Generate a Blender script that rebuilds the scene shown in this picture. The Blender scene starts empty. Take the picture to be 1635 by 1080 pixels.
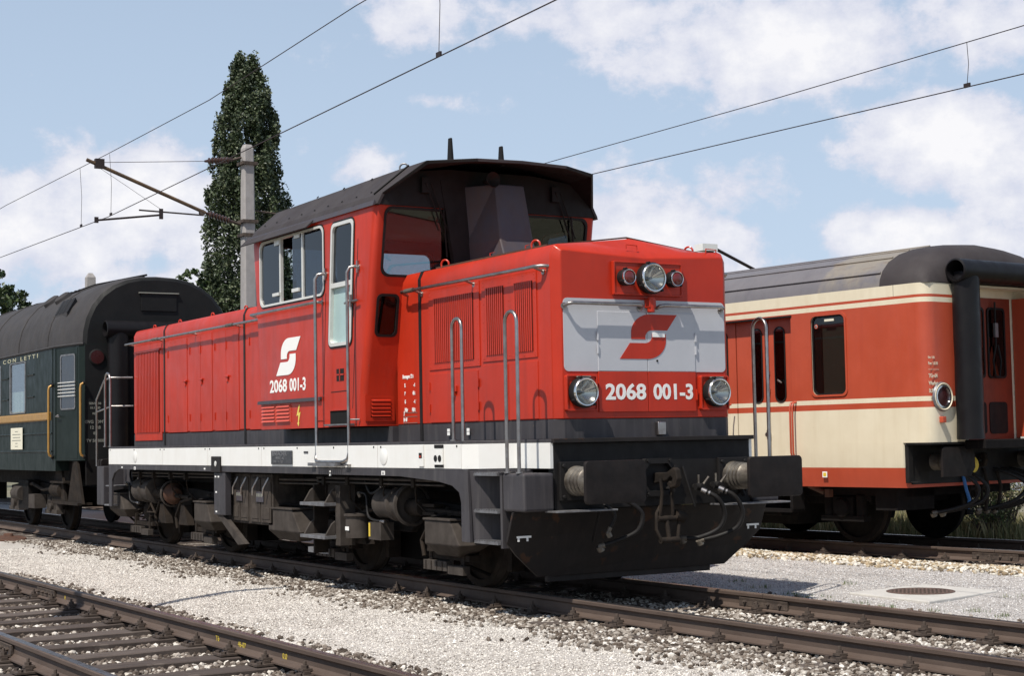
import bpy, math, random
import numpy as np
from mathutils import Vector, Matrix
PI = math.pi
random.seed(7)
rng = np.random.default_rng(7)
SC = bpy.context.scene
COL = SC.collection

# ------------------------------------------------------------------ camera
cd = bpy.data.cameras.new('camera')
cam = bpy.data.objects.new('camera', cd); COL.objects.link(cam)
cd.sensor_fit = 'HORIZONTAL'; cd.sensor_width = 36.0; cd.lens = 56.64
cd.clip_start = 0.1; cd.clip_end = 6000
R_ = Vector((0.5164669856, 0.8561007797, -0.0187964831))
U_ = Vector((0.0629978218, -0.0160957545, 0.9978838615))
F_ = Vector((-0.8539866083, 0.5165582075, 0.0622454102))
m = Matrix((R_, U_, -F_)).transposed().to_4x4()
m.translation = (11.8368, -8.6689, 1.4342)
cam.matrix_world = m
SC.camera = cam

# ------------------------------------------------------------------ light
SUN = Vector((0.22, -0.45, 0.77)).normalized()
elev = math.asin(SUN.z)
rotz = math.atan2(SUN.x, SUN.y)
SC.view_settings.view_transform = 'Standard'
SC.view_settings.look = 'None'
SC.view_settings.exposure = 0.0
SC.view_settings.gamma = 1.0
SC.view_settings.use_curve_mapping = False
sd = bpy.data.lights.new('sun', 'SUN'); sd.energy = 5.0; sd.angle = math.radians(0.53); sd.color = (1.0, 0.945, 0.86)
sun = bpy.data.objects.new('sun', sd); COL.objects.link(sun)
sun.rotation_euler = SUN.to_track_quat('Z', 'Y').to_euler()

# world: daylight sky with soft summer cumulus
W = bpy.data.worlds.new('World'); SC.world = W; W.use_nodes = True
nt = W.node_tree; N = nt.nodes; Lk = nt.links; N.clear()
def nn(tree, t, **k):
    n = tree.nodes.new(t)
    for a, b in k.items(): setattr(n, a, b)
    return n
def math_(tree, op, a, b=None, c=None, clamp=False):
    n = tree.nodes.new('ShaderNodeMath'); n.operation = op; n.use_clamp = clamp
    for i, v in enumerate((a, b, c)):
        if v is None: continue
        if hasattr(v, 'links'): tree.links.new(v, n.inputs[i])
        else: n.inputs[i].default_value = v
    return n.outputs[0]
sky = nn(nt, 'ShaderNodeTexSky', sky_type='NISHITA'); sky.sun_disc = False
sky.sun_elevation = elev; sky.sun_rotation = rotz; sky.air_density = 1.0; sky.dust_density = 0.6; sky.ozone_density = 2.0
tc = nn(nt, 'ShaderNodeTexCoord')
sep = nn(nt, 'ShaderNodeSeparateXYZ'); Lk.new(tc.outputs['Generated'], sep.inputs[0])
az = math_(nt, 'ARCTAN2', sep.outputs[1], sep.outputs[0])
el = math_(nt, 'ARCSINE', sep.outputs[2])
comb = nn(nt, 'ShaderNodeCombineXYZ')
Lk.new(az, comb.inputs[0]); Lk.new(math_(nt, 'MULTIPLY', el, 1.25), comb.inputs[1]); comb.inputs[2].default_value = 1.3
def wnoise(scale, det=6.0, rough=.55, vec=None, off=0.0):
    n = nn(nt, 'ShaderNodeTexNoise'); n.inputs['Scale'].default_value = scale; n.inputs['Detail'].default_value = det
    n.inputs['Roughness'].default_value = rough
    mp = nn(nt, 'ShaderNodeMapping'); mp.inputs['Location'].default_value = (off, off * .7, off * .3)
    Lk.new((vec or comb).outputs[0], mp.inputs[0]); Lk.new(mp.outputs[0], n.inputs['Vector'])
    return n.outputs['Fac']
n_big = wnoise(7.0, 5, .5, off=3.1)
n_fine = wnoise(24.0, 10, .62, off=1.7)
edge = math_(nt, 'ADD', math_(nt, 'MULTIPLY', math_(nt, 'SUBTRACT', n_fine, .5), 2.3), math_(nt, 'MULTIPLY', math_(nt, 'SUBTRACT', n_big, .5), 1.3))
# cumulus banks: (azimuth, elevation, half width, half height, strength)
CL = [(2.335, .172, .055, .034, 1.25), (2.285, .150, .05, .045, 1.0), (2.525, .118, .085, .050, 1.15), (2.59, .146, .04, .028, .9), (2.46, .150, .04, .024, .9),
      (2.42, .235, .13, .040, 1.0), (2.53, .262, .09, .03, .85), (2.66, .262, .05, .024, .75),
      (2.83, .150, .055, .038, 1.1), (2.885, .128, .06, .035, 1.0), (2.77, .120, .05, .030, .9), (2.36, .115, .05, .028, 1.05), (2.29, .105, .04, .03, .95),
      (2.45, .075, .10, .030, .9), (2.76, .085, .14, .035, .9), (2.645, .209, .018, .008, .6), (2.70, .168, .03, .018, .65), (2.30, .235, .06, .03, .9),
      (3.05, .12, .10, .05, 1.0), (2.12, .14, .09, .06, 1.0), (1.8, .2, .12, .05, 1.0), (-1.2, .15, .2, .05, 1.0), (.6, .16, .2, .05, 1.0), (2.4, .42, .2, .06, .8)]
tot = None
for a0, e0, wa, we, st in CL:
    dx = math_(nt, 'DIVIDE', math_(nt, 'SUBTRACT', az, a0), wa)
    dy = math_(nt, 'DIVIDE', math_(nt, 'SUBTRACT', el, e0), we)
    d2 = math_(nt, 'ADD', math_(nt, 'MULTIPLY', dx, dx), math_(nt, 'MULTIPLY', dy, dy))
    g = math_(nt, 'MULTIPLY', math_(nt, 'EXPONENT', math_(nt, 'MULTIPLY', d2, -.8)), st)
    tot = g if tot is None else math_(nt, 'MAXIMUM', tot, g)
dens = math_(nt, 'ADD', tot, math_(nt, 'MULTIPLY', edge, .75))
ramp = nn(nt, 'ShaderNodeMapRange'); ramp.interpolation_type = 'SMOOTHSTEP'
ramp.inputs['From Min'].default_value = .34; ramp.inputs['From Max'].default_value = .68
Lk.new(dens, ramp.inputs['Value'])
haz = nn(nt, 'ShaderNodeMapRange'); haz.inputs['From Min'].default_value = .0; haz.inputs['From Max'].default_value = .9
haz.inputs['To Min'].default_value = .95; haz.inputs['To Max'].default_value = .0
Lk.new(el, haz.inputs['Value'])
tint = nn(nt, 'ShaderNodeMix', data_type='RGBA', blend_type='MULTIPLY'); tint.inputs[0].default_value = 1.0
Lk.new(sky.outputs[0], tint.inputs[6]); tint.inputs[7].default_value = (1.10, 1.04, 1.0, 1)
m1 = nn(nt, 'ShaderNodeMix', data_type='RGBA'); Lk.new(haz.outputs[0], m1.inputs[0])
Lk.new(tint.outputs[2], m1.inputs[6]); m1.inputs[7].default_value = (5.6, 6.9, 8.7, 1)
shade = nn(nt, 'ShaderNodeMix', data_type='RGBA')
thick = nn(nt, 'ShaderNodeMapRange'); thick.inputs['From Min'].default_value = .55; thick.inputs['From Max'].default_value = 1.25
Lk.new(math_(nt, 'ADD', dens, math_(nt, 'MULTIPLY', math_(nt, 'SUBTRACT', n_fine, .5), .8)), thick.inputs['Value']); Lk.new(thick.outputs[0], shade.inputs[0])
shade.inputs[6].default_value = (7.2, 7.4, 8.5, 1); shade.inputs[7].default_value = (9.9, 9.75, 9.9, 1)
m2 = nn(nt, 'ShaderNodeMix', data_type='RGBA')
Lk.new(math_(nt, 'MULTIPLY', ramp.outputs[0], .92), m2.inputs[0]); Lk.new(m1.outputs[2], m2.inputs[6]); Lk.new(shade.outputs[2], m2.inputs[7])
bg = nn(nt, 'ShaderNodeBackground'); bg.inputs['Strength'].default_value = 0.1
Lk.new(m2.outputs[2], bg.inputs['Color'])
wo = nn(nt, 'ShaderNodeOutputWorld'); Lk.new(bg.outputs[0], wo.inputs[0])

# ------------------------------------------------------------------ materials
def mat(name, col, rough=.5, metal=0.0, col2=None, nscale=6.0, amount=.5, bump=0.0, bscale=60.0, streak=None, coat=0.0, detail=6.0,
        stretch=(1, 1, 1), island=None, spec=None, coords='Object', low=None, spots=None):
    m = bpy.data.materials.new(name); m.use_nodes = True
    t = m.node_tree; b = t.nodes['Principled BSDF']
    b.inputs['Roughness'].default_value = rough; b.inputs['Metallic'].default_value = metal
    if coat: b.inputs['Coat Weight'].default_value = coat; b.inputs['Coat Roughness'].default_value = .12
    if spec is not None: b.inputs['Specular IOR Level'].default_value = spec
    c = tuple(col) + (1,)
    tcn = t.nodes.new('ShaderNodeTexCoord')
    cur = None
    def rgb(v):
        n = t.nodes.new('ShaderNodeRGB'); n.outputs[0].default_value = tuple(v) + (1,); return n.outputs[0]
    def mix(f, a, bb):
        n = t.nodes.new('ShaderNodeMix'); n.data_type = 'RGBA'
        if hasattr(f, 'links'): t.links.new(f, n.inputs[0])
        else: n.inputs[0].default_value = f
        t.links.new(a, n.inputs[6]); t.links.new(bb, n.inputs[7]); return n.outputs[2]
    def noise(sc, st=(1, 1, 1), det=6.0, r=.6, loc=0.0):
        mp = t.nodes.new('ShaderNodeMapping'); mp.inputs['Scale'].default_value = st; mp.inputs['Location'].default_value = (loc, loc, loc)
        t.links.new(tcn.outputs[coords], mp.inputs[0])
        n = t.nodes.new('ShaderNodeTexNoise'); n.inputs['Scale'].default_value = sc; n.inputs['Detail'].default_value = det; n.inputs['Roughness'].default_value = r
        t.links.new(mp.outputs[0], n.inputs['Vector']); return n.outputs['Fac']
    def rmp(v, a, bb, lo=0.0, hi=1.0):
        n = t.nodes.new('ShaderNodeMapRange'); t.links.new(v, n.inputs['Value'])
        n.inputs['From Min'].default_value = a; n.inputs['From Max'].default_value = bb
        n.inputs['To Min'].default_value = lo; n.inputs['To Max'].default_value = hi; return n.outputs[0]
    cur = rgb(col)
    if island:
        g = t.nodes.new('ShaderNodeNewGeometry')
        rp = t.nodes.new('ShaderNodeValToRGB'); rp.color_ramp.interpolation = 'LINEAR'
        els = rp.color_ramp.elements
        while len(els) < len(island): els.new(.5)
        for i, (pos, cc) in enumerate(island):
            els[i].position = pos; els[i].color = tuple(cc) + (1,)
        t.links.new(g.outputs['Random Per Island'], rp.inputs[0]); cur = rp.outputs[0]
    if col2 is not None:
        cur = mix(rmp(noise(nscale, stretch, detail), .35, .68, 0, amount), cur, rgb(col2))
    if streak is not None:
        sc_, amt, colr = streak
        cur = mix(rmp(noise(sc_, (1, 1, .07), 4.0, .6, 5.3), .5, .75, 0, amt), cur, rgb(colr))
    if spots is not None:
        sc_, lo, amt, colr = spots
        cur = mix(rmp(noise(sc_, (1, 1, 1), 3.0, .6, 9.1), lo, lo + .06, 0, amt), cur, rgb(colr))
    if low is not None:      # dust and rail dirt that settles low on a vehicle: (z where it starts, z where full, amount, colour)
        z0, z1, amt, colr = low
        s = t.nodes.new('ShaderNodeSeparateXYZ'); t.links.new(tcn.outputs['Object'], s.inputs[0])
        f = rmp(s.outputs[2], z0, z1, 0, 1)
        mm = t.nodes.new('ShaderNodeMath'); mm.operation = 'MULTIPLY'; t.links.new(f, mm.inputs[0]); t.links.new(rmp(noise(5, (1, 1, .5), 6), .3, .7, 0, amt), mm.inputs[1])
        cur = mix(mm.outputs[0], cur, rgb(colr))
    t.links.new(cur, b.inputs['Base Color'])
    rn = rmp(noise(nscale * 1.7 + 2, (1, 1, .6), 4, .6, 2.2), .3, .7, max(.02, rough - .09), min(1, rough + .1))
    t.links.new(rn, b.inputs['Roughness'])
    if bump:
        bp = t.nodes.new('ShaderNodeBump'); bp.inputs['Strength'].default_value = 1.0; bp.inputs['Distance'].default_value = bump
        t.links.new(noise(bscale, (1, 1, 1), 4), bp.inputs['Height']); t.links.new(bp.outputs[0], b.inputs['Normal'])
    return m

M = {}
M['red'] = mat('loco_red_paint', (.50, .031, .010), .42, spec=.30, col2=(.37, .024, .009), nscale=1.3, amount=.75, bump=.0030, bscale=2.6, coat=.10, streak=(7, .50, (.29, .024, .011)), spots=(26, .69, .6, (.26, .06, .035)))
M['red_old'] = mat('coach_faded_red', (.42, .065, .028), .42, col2=(.50, .085, .040), nscale=2.2, amount=.7, streak=(10, .35, (.36, .055, .03)), bump=.001, bscale=4.0)
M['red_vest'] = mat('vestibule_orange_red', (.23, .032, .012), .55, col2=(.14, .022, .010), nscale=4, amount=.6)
M['cream'] = mat('coach_cream_paint', (.74, .665, .50), .45, col2=(.66, .58, .42), nscale=3.0, amount=.6, streak=(7, .28, (.55, .45, .29)), spots=(9, .72, .45, (.45, .30, .15)), bump=.0008, bscale=4)
M['grey'] = mat('loco_dark_grey_paint', (.052, .048, .053), .55, spec=.3, col2=(.036, .033, .035), nscale=3, amount=.8, streak=(12, .35, (.13, .12, .115)), spots=(22, .70, .5, (.14, .10, .07)))
M['plow'] = mat('plough_black_paint', (.014, .012, .012), .6, spec=.25, col2=(.022, .017, .014), nscale=3.5, amount=.7, streak=(10, .4, (.034, .028, .025)), spots=(5, .62, .75, (.060, .028, .014)), bump=.002, bscale=3)
M['roof'] = mat('loco_black_brown_roof', (.040, .033, .034), .68, spec=.25, col2=(.062, .054, .053), nscale=3, amount=.6, bump=.001, bscale=30)
M['black_shade'] = mat('black_and_shade', (.010, .009, .009), .65, spec=.25, col2=(.018, .016, .015), nscale=5, amount=.6)  # for black parts, and for shade painted under visor and between grille ribs
M['duct'] = mat('exhaust_casing_grey', (.052, .050, .064), .55, col2=(.06, .045, .045), nscale=5, amount=.8, streak=(9, .5, (.07, .045, .035)))
M['white'] = mat('white_sill_paint', (.80, .79, .755), .48, col2=(.73, .71, .66), nscale=3, amount=.6, streak=(5, .16, (.55, .51, .45)), spots=(26, .73, .5, (.30, .25, .2)))
M['decal'] = mat('white_lettering_paint', (.85, .84, .80), .5)
M['silver'] = mat('light_grey_front_panel', (.50, .505, .53), .45, col2=(.44, .445, .47), nscale=3, amount=.6, spots=(28, .72, .5, (.22, .18, .16)))
M['steel'] = mat('bare_steel_tube', (.42, .40, .385), .36, 1.0, col2=(.25, .21, .19), nscale=9, amount=.8)
M['alu'] = mat('aluminium_window_frame', (.74, .73, .68), .4, .3, col2=(.6, .58, .54), nscale=8, amount=.5)
M['chrome'] = mat('chrome_ring', (.75, .74, .72), .16, 1.0)
M['black'] = mat('black_rubber', (.011, .010, .010), .55, spec=.25, col2=(.020, .018, .017), nscale=8, amount=.6)
M['gloss'] = mat('black_bellows_rubber', (.008, .007, .008), .42, spec=.22, col2=(.014, .013, .013), nscale=4, amount=.5)
M['under'] = mat('underframe_brown_grime', (.017, .014, .012), .85, spec=.12, col2=(.040, .030, .023), nscale=7, amount=.8, bump=.002, bscale=40)
M['box'] = mat('dusty_taupe_box', (.072, .061, .053), .8, spec=.15, col2=(.034, .028, .024), nscale=6, amount=.8, streak=(14, .5, (.028, .023, .02)))
M['batt'] = mat('battery_box_brown', (.045, .036, .030), .8, spec=.15, col2=(.095, .08, .068), nscale=8, amount=.7, streak=(22, .8, (.022, .018, .015)))
M['dark'] = mat('black_underframe', (.007, .006, .006), .85, spec=.15, col2=(.013, .011, .010), nscale=8, amount=.7)
M['rustpart'] = mat('rusty_iron', (.10, .040, .020), .8, col2=(.045, .028, .020), nscale=9, amount=.8, bump=.002, bscale=50)
M['grease'] = mat('greasy_buffer_sleeve', (.07, .058, .048), .45, .4, col2=(.42, .38, .31), nscale=9, amount=.45, stretch=(.4, 1, 1))
M['plate'] = mat('buffer_plate_black', (.018, .014, .013), .6, .0, spec=.2, col2=(.007, .006, .006), nscale=7, amount=.8, bump=.001, bscale=25)
M['tread'] = mat('worn_step_tread', (.26, .26, .27), .5, .6, col2=(.13, .12, .12), nscale=12, amount=.8)
M['lamp_in'] = mat('lamp_reflector', (.55, .54, .50), .12, 1.0)
M['redlens_old'] = mat('dull_red_lens', (.045, .012, .012), .3, spec=.3)
M['redlens'] = mat('red_lens', (.13, .016, .014), .22, coat=.3)
M['greycoach'] = mat('coach_grey_roof', (.145, .135, .145), .5, col2=(.185, .172, .175), nscale=3, amount=.6, streak=(8, .3, (.1, .09, .095)))
# the weathered patch of the coach roof is part of its paint: bare, dusty and rust-stained towards the end
def roof_wear(m):
    t = m.node_tree; b = t.nodes['Principled BSDF']; base = b.inputs['Base Color'].links[0].from_socket
    tcn = t.nodes.new('ShaderNodeTexCoord'); s = t.nodes.new('ShaderNodeSeparateXYZ'); t.links.new(tcn.outputs['Object'], s.inputs[0])
    def noi(sc, st):
        mp = t.nodes.new('ShaderNodeMapping'); mp.inputs['Scale'].default_value = st; t.links.new(tcn.outputs['Object'], mp.inputs[0])
        n = t.nodes.new('ShaderNodeTexNoise'); n.inputs['Scale'].default_value = sc; n.inputs['Detail'].default_value = 8; n.inputs['Roughness'].default_value = .65; t.links.new(mp.outputs[0], n.inputs['Vector']); return n.outputs['Fac']
    wob = math_(t, 'MULTIPLY', math_(t, 'SUBTRACT', noi(3.0, (1, 1, 1)), .5), 1.6)
    dx = math_(t, 'DIVIDE', math_(t, 'ADD', s.outputs[0], 3.30), .62); dy = math_(t, 'DIVIDE', s.outputs[1], 1.36)
    d = math_(t, 'ADD', math_(t, 'MAXIMUM', math_(t, 'ABSOLUTE', dx), math_(t, 'ABSOLUTE', dy)), math_(t, 'MULTIPLY', wob, .45))
    mr = t.nodes.new('ShaderNodeMapRange'); mr.inputs[1].default_value = .92; mr.inputs[2].default_value = 1.08; mr.inputs[3].default_value = .9; mr.inputs[4].default_value = 0; t.links.new(d, mr.inputs[0])
    r2 = t.nodes.new('ShaderNodeMapRange'); r2.inputs[1].default_value = .52; r2.inputs[2].default_value = .66; t.links.new(noi(4.0, (.3, 1, 1)), r2.inputs[0])
    c = t.nodes.new('ShaderNodeMix'); c.data_type = 'RGBA'; t.links.new(r2.outputs[0], c.inputs[0]); c.inputs[6].default_value = (.25, .22, .18, 1); c.inputs[7].default_value = (.15, .10, .07, 1)
    mxx = t.nodes.new('ShaderNodeMix'); mxx.data_type = 'RGBA'; t.links.new(mr.outputs[0], mxx.inputs[0]); t.links.new(base, mxx.inputs[6]); t.links.new(c.outputs[2], mxx.inputs[7]); t.links.new(mxx.outputs[2], b.inputs['Base Color'])
roof_wear(M['greycoach'])
M['green'] = mat('sleeper_coach_green', (.0075, .0135, .0115), .45, spec=.2, col2=(.012, .019, .016), nscale=2.5, amount=.6, bump=.001, bscale=4, streak=(10, .35, (.028, .034, .03)))
M['greenend'] = mat('sleeper_coach_end', (.009, .0095, .010), .6, spec=.2, col2=(.016, .016, .016), nscale=3, amount=.6)
M['greenroof'] = mat('sleeper_coach_roof', (.046, .043, .044), .7, spec=.2, col2=(.07, .064, .063), nscale=3, amount=.6, streak=(6, .4, (.04, .038, .04)))
M['gold'] = mat('yellow_gold_trim', (.46, .25, .06), .38, .3, col2=(.32, .17, .05), nscale=9, amount=.5)
M['paper'] = mat('cream_notice', (.72, .68, .54), .7)
M['letter_old'] = mat('faded_yellow_lettering', (.42, .40, .27), .6)
M['faint'] = mat('worn_lettering', (.22, .22, .19), .6)
M['rail'] = mat('rail_side_rust', (.072, .048, .036), .75, col2=(.115, .082, .064), nscale=9, amount=.7, stretch=(.25, 1, 1), bump=.001, bscale=60)
M['railtop'] = mat('rail_running_surface', (.30, .285, .29), .30, .9, col2=(.20, .15, .12), nscale=10, amount=.7, stretch=(.1, 1, 1))
M['iron'] = mat('fastening_iron', (.042, .030, .024), .8, col2=(.11, .08, .06), nscale=20, amount=.8)
M['yellow'] = mat('yellow_chalk_mark', (.55, .42, .06), .8)
M['bolt_yellow'] = mat('yellow_warning_paint', (.75, .60, .12), .6)
M['conc'] = mat('weathered_concrete', (.36, .335, .32), .85, col2=(.27, .25, .24), nscale=7, amount=.7, bump=.002, bscale=30, streak=(8, .4, (.2, .18, .17)))
M['concpale'] = mat('pale_concrete', (.55, .53, .49), .9, col2=(.44, .42, .39), nscale=9, amount=.7, bump=.002, bscale=50)
M['wire'] = mat('overhead_wire', (.035, .024, .022), .6, .3)
M['tubebrown'] = mat('cantilever_tube', (.15, .092, .045), .65, col2=(.07, .045, .03), nscale=4, amount=.9)
M['insul'] = mat('insulator_brown', (.055, .030, .024), .25)
M['manhole'] = mat('rusted_cast_iron', (.085, .052, .042), .7, col2=(.15, .10, .08), nscale=30, amount=.8, bump=.004, bscale=60)
M['inside'] = mat('cab_interior_dark', (.016, .016, .016), .85, spec=.1)
M['ceil'] = mat('cab_ceiling_beige', (.40, .36, .27), .7)
M['seat'] = mat('brown_seat', (.10, .055, .035), .7)
M['pale_pane'] = mat('pale_sky_tint', (.37, .50, .485), .35, col2=(.31, .44, .43), nscale=3, amount=.6, coat=.4)  # pale colour stands in for sky brightness in the lower door window
M['blue'] = mat('blue_paint', (.03, .16, .45), .5)
M['whitewash'] = mat('white_wall', (.72, .71, .68), .8, col2=(.6, .59, .56), nscale=2, amount=.6)
M['patch'] = mat('weathered_roof_patch', (.25, .22, .175), .9, col2=(.14, .11, .085), nscale=4, amount=.9, stretch=(.35, 1, 1), bump=.002, bscale=20)
M['badge'] = mat('cast_dark_badge', (.05, .05, .055), .45, .5, col2=(.16, .16, .17), nscale=30, amount=.5)
M['red_light'] = mat('faded_pink_louvre', (.56, .090, .060), .5, col2=(.50, .07, .04), nscale=6, amount=.5)
M['yel'] = mat('yellow_cap', (.70, .50, .05), .5)

def glass(name, tintc, f0=.055, fmax=1.0):
    m = bpy.data.materials.new(name); m.use_nodes = True
    t = m.node_tree; t.nodes.clear()
    o = t.nodes.new('ShaderNodeOutputMaterial'); mx = t.nodes.new('ShaderNodeMixShader')
    tr = t.nodes.new('ShaderNodeBsdfTransparent'); tr.inputs[0].default_value = tuple(tintc) + (1,)
    gl = t.nodes.new('ShaderNodeBsdfGlossy'); gl.inputs['Roughness'].default_value = .012; gl.inputs['Color'].default_value = (1, 1, 1, 1)
    ge = t.nodes.new('ShaderNodeNewGeometry'); dp = t.nodes.new('ShaderNodeVectorMath'); dp.operation = 'DOT_PRODUCT'
    t.links.new(ge.outputs['Incoming'], dp.inputs[0]); t.links.new(ge.outputs['Normal'], dp.inputs[1])
    ab = math_(t, 'ABSOLUTE', dp.outputs['Value']); om = math_(t, 'SUBTRACT', 1.0, ab); p5 = math_(t, 'POWER', om, 5.0)
    fr = math_(t, 'ADD', math_(t, 'MULTIPLY', p5, .95 * fmax), .03 + f0); t.links.new(fr, mx.inputs[0])
    t.links.new(tr.outputs[0], mx.inputs[1]); t.links.new(gl.outputs[0], mx.inputs[2]); t.links.new(mx.outputs[0], o.inputs[0])
    return m
M['glass'] = glass('window_glass', (.70, .76, .78), .02)
M['glass_side'] = glass('smoked_side_glass', (.20, .24, .29), .02, .9)
M['glass_dark'] = glass('dark_window_glass', (.16, .165, .17), .02, .8)
M['lens'] = glass('lamp_glass', (.85, .86, .84), .04)

# ------------------------------------------------------------------ mesh builder
SPLIT = {'air_pipe', 'roof_seam', 'mast_clamp', 'roof_vent', 'brake_cylinder', 'brake_shoe', 'air_filter', 'hinge', 'door_hinge', 'rule_line', 'window_catch', 'plough_mark', 'printed_line', 'cross_bearer', 'wiper', 'panel_seam', 'step_and_pipes', 'pipework', 'coupling_cable', 'brake_rigging', 'coach_underframe', 'door_gap', 'control_desk', 'small_label_'}
MASS = {'rivet', 'louvre_grille', 'vent_slot', 'cover_stud', 'safety_chain', 'lettering_mark', 'paint_mark', 'jacking_mark', 'hose_fitting', 'roof_walkway'}
class MB:
    def __init__(s): s.v = []; s.f = []; s.mi = []; s.mats = []; s.cur = 0
    def m(s, name):
        mm = M[name] if isinstance(name, str) else name
        if mm not in s.mats: s.mats.append(mm)
        s.cur = s.mats.index(mm); return s
    def add(s, vs, fs):
        o = len(s.v); s.v.extend([tuple(map(float, q)) for q in vs])
        for f in fs: s.f.append(tuple(o + i for i in f)); s.mi.append(s.cur)
        return s
    def box(s, x0, x1, y0, y1, z0, z1):
        x0, x1 = min(x0, x1), max(x0, x1); y0, y1 = min(y0, y1), max(y0, y1); z0, z1 = min(z0, z1), max(z0, z1)
        v = [(x0, y0, z0), (x1, y0, z0), (x1, y1, z0), (x0, y1, z0), (x0, y0, z1), (x1, y0, z1), (x1, y1, z1), (x0, y1, z1)]
        return s.add(v, [(0, 3, 2, 1), (4, 5, 6, 7), (0, 1, 5, 4), (1, 2, 6, 5), (2, 3, 7, 6), (3, 0, 4, 7)])
    def prism(s, pts, axis, a, b):
        """polygon pts (2-tuples) extruded along axis from a to b. axis y: pts=(x,z); x: pts=(y,z); z: pts=(x,y)"""
        def P(p, t):
            return {'y': (p[0], t, p[1]), 'x': (t, p[0], p[1]), 'z': (p[0], p[1], t)}[axis]
        n = len(pts); ar = sum(pts[i][0] * pts[(i + 1) % n][1] - pts[(i + 1) % n][0] * pts[i][1] for i in range(n))
        if ar < 0: pts = pts[::-1]
        if a > b: a, b = b, a
        v = [P(q, a) for q in pts] + [P(q, b) for q in pts]
        F = [tuple(range(n))[::-1], tuple(range(n, 2 * n))] + [(i, (i + 1) % n, n + (i + 1) % n, n + i) for i in range(n)]
        if axis == 'y': F = [f[::-1] for f in F]
        return s.add(v, F)
    def loft(s, rings, caps=True, closed=True):
        n = len(rings[0]); vs = [p for r in rings for p in r]; F = []
        for k in range(len(rings) - 1):
            for i in range(n if closed else n - 1):
                j = (i + 1) % n
                F.append((k * n + i, k * n + j, (k + 1) * n + j, (k + 1) * n + i))
        if caps and closed:
            F.append(tuple(range(n))[::-1]); F.append(tuple(range((len(rings) - 1) * n, len(rings) * n)))
        return s.add(vs, F)
    def tube(s, pts, r, n=8, caps=True):
        pts = [Vector(p) for p in pts]; rings = []
        T0 = (pts[1] - pts[0]).normalized()
        up = Vector((0, 0, 1)) if abs(T0.z) < .9 else Vector((0, 1, 0))
        nrm = T0.cross(up).normalized()
        for i, p in enumerate(pts):
            if i == 0: T = T0
            elif i == len(pts) - 1: T = (pts[i] - pts[i - 1]).normalized()
            else: T = ((pts[i] - pts[i - 1]).normalized() + (pts[i + 1] - pts[i]).normalized()).normalized()
            nrm = (nrm - T * nrm.dot(T)).normalized(); bn = T.cross(nrm)
            rr = r[i] if isinstance(r, (list, tuple)) else r
            rings.append([p + rr * (math.cos(2 * PI * k / n) * nrm + math.sin(2 * PI * k / n) * bn) for k in range(n)])
        return s.loft(rings, caps)
    def cyl(s, c, d, r, h, n=20, r2=None):
        c = Vector(c); d = Vector(d).normalized()
        return s.tube([c, c + d * h], [r, r if r2 is None else r2], n)
    def lathe(s, c, d, prof, n=24):
        """prof: (distance along d, radius)"""
        c = Vector(c); d = Vector(d).normalized(); up = Vector((0, 0, 1)) if abs(d.z) < .9 else Vector((0, 1, 0))
        a = d.cross(up).normalized(); b = d.cross(a)
        rings = [[c + d * t + max(r, .0005) * (math.cos(2 * PI * k / n) * a + math.sin(2 * PI * k / n) * b) for k in range(n)] for t, r in prof]
        return s.loft(rings, False)
    def obj(s, name, parent=None, smooth=None, bevel=0.0, seg=2, loc=None):
        if name in SPLIT: return s.split(name, parent, smooth, bevel, seg)
        return s.link(name, parent, smooth, bevel, seg, loc)
    def split(s, name, parent, smooth, bevel, seg):
        """one object per loose piece"""
        root = list(range(len(s.v)))
        def find(a):
            while root[a] != a: root[a] = root[root[a]]; a = root[a]
            return a
        for f in s.f:
            for i in f[1:]: root[find(i)] = find(f[0])
        groups = {}
        for f, mi in zip(s.f, s.mi): groups.setdefault(find(f[0]), []).append((f, mi))
        first = None
        for g in groups.values():
            idx = {}; q = MB(); q.mats = list(s.mats)
            for f, mi in g:
                q.f.append(tuple(idx.setdefault(i, len(idx)) for i in f)); q.mi.append(mi)
            q.v = [None] * len(idx)
            for i, j in idx.items(): q.v[j] = s.v[i]
            o = q.link(name, parent, smooth, bevel, seg); first = first or o
        return first
    def link(s, name, parent=None, smooth=None, bevel=0.0, seg=2, loc=None):
        me = bpy.data.meshes.new(name); me.from_pydata(s.v, [], s.f)
        for mm in s.mats: me.materials.append(mm)
        me.polygons.foreach_set('material_index', s.mi)
        if smooth is not None:
            me.polygons.foreach_set('use_smooth', [True] * len(me.polygons))
            me.set_sharp_from_angle(angle=math.radians(smooth))
        me.update()
        o = bpy.data.objects.new(name, me); COL.objects.link(o)
        if parent is not None: o.parent = parent
        if loc is not None: o.location = loc
        if name in MASS: o['kind'] = 'stuff'
        if bevel:
            md = o.modifiers.new('bevel', 'BEVEL'); md.width = bevel; md.segments = seg; md.limit_method = 'ANGLE'; md.angle_limit = math.radians(35)
            md.harden_normals = False
        return o
def share(src, name, parent, loc, rot=None, scale=None):
    o = bpy.data.objects.new(name, src.data); COL.objects.link(o); o.parent = parent; o.location = loc
    if rot: o.rotation_euler = rot
    if scale: o.scale = scale
    for md in src.modifiers:
        n = o.modifiers.new(md.name, md.type)
        if md.type == 'BEVEL': n.width = md.width; n.segments = md.segments; n.limit_method = 'ANGLE'; n.angle_limit = md.angle_limit
    return o
def empty(name, loc=(0, 0, 0), rz=0.0, parent=None):
    o = bpy.data.objects.new(name, None); COL.objects.link(o); o.location = loc; o.rotation_euler = (0, 0, rz); o.empty_display_size = .3
    if parent: o.parent = parent
    return o
def tag(o, label, cat, group=None):
    o['label'] = label; o['category'] = cat
    if group: o['group'] = group
    return o
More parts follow.
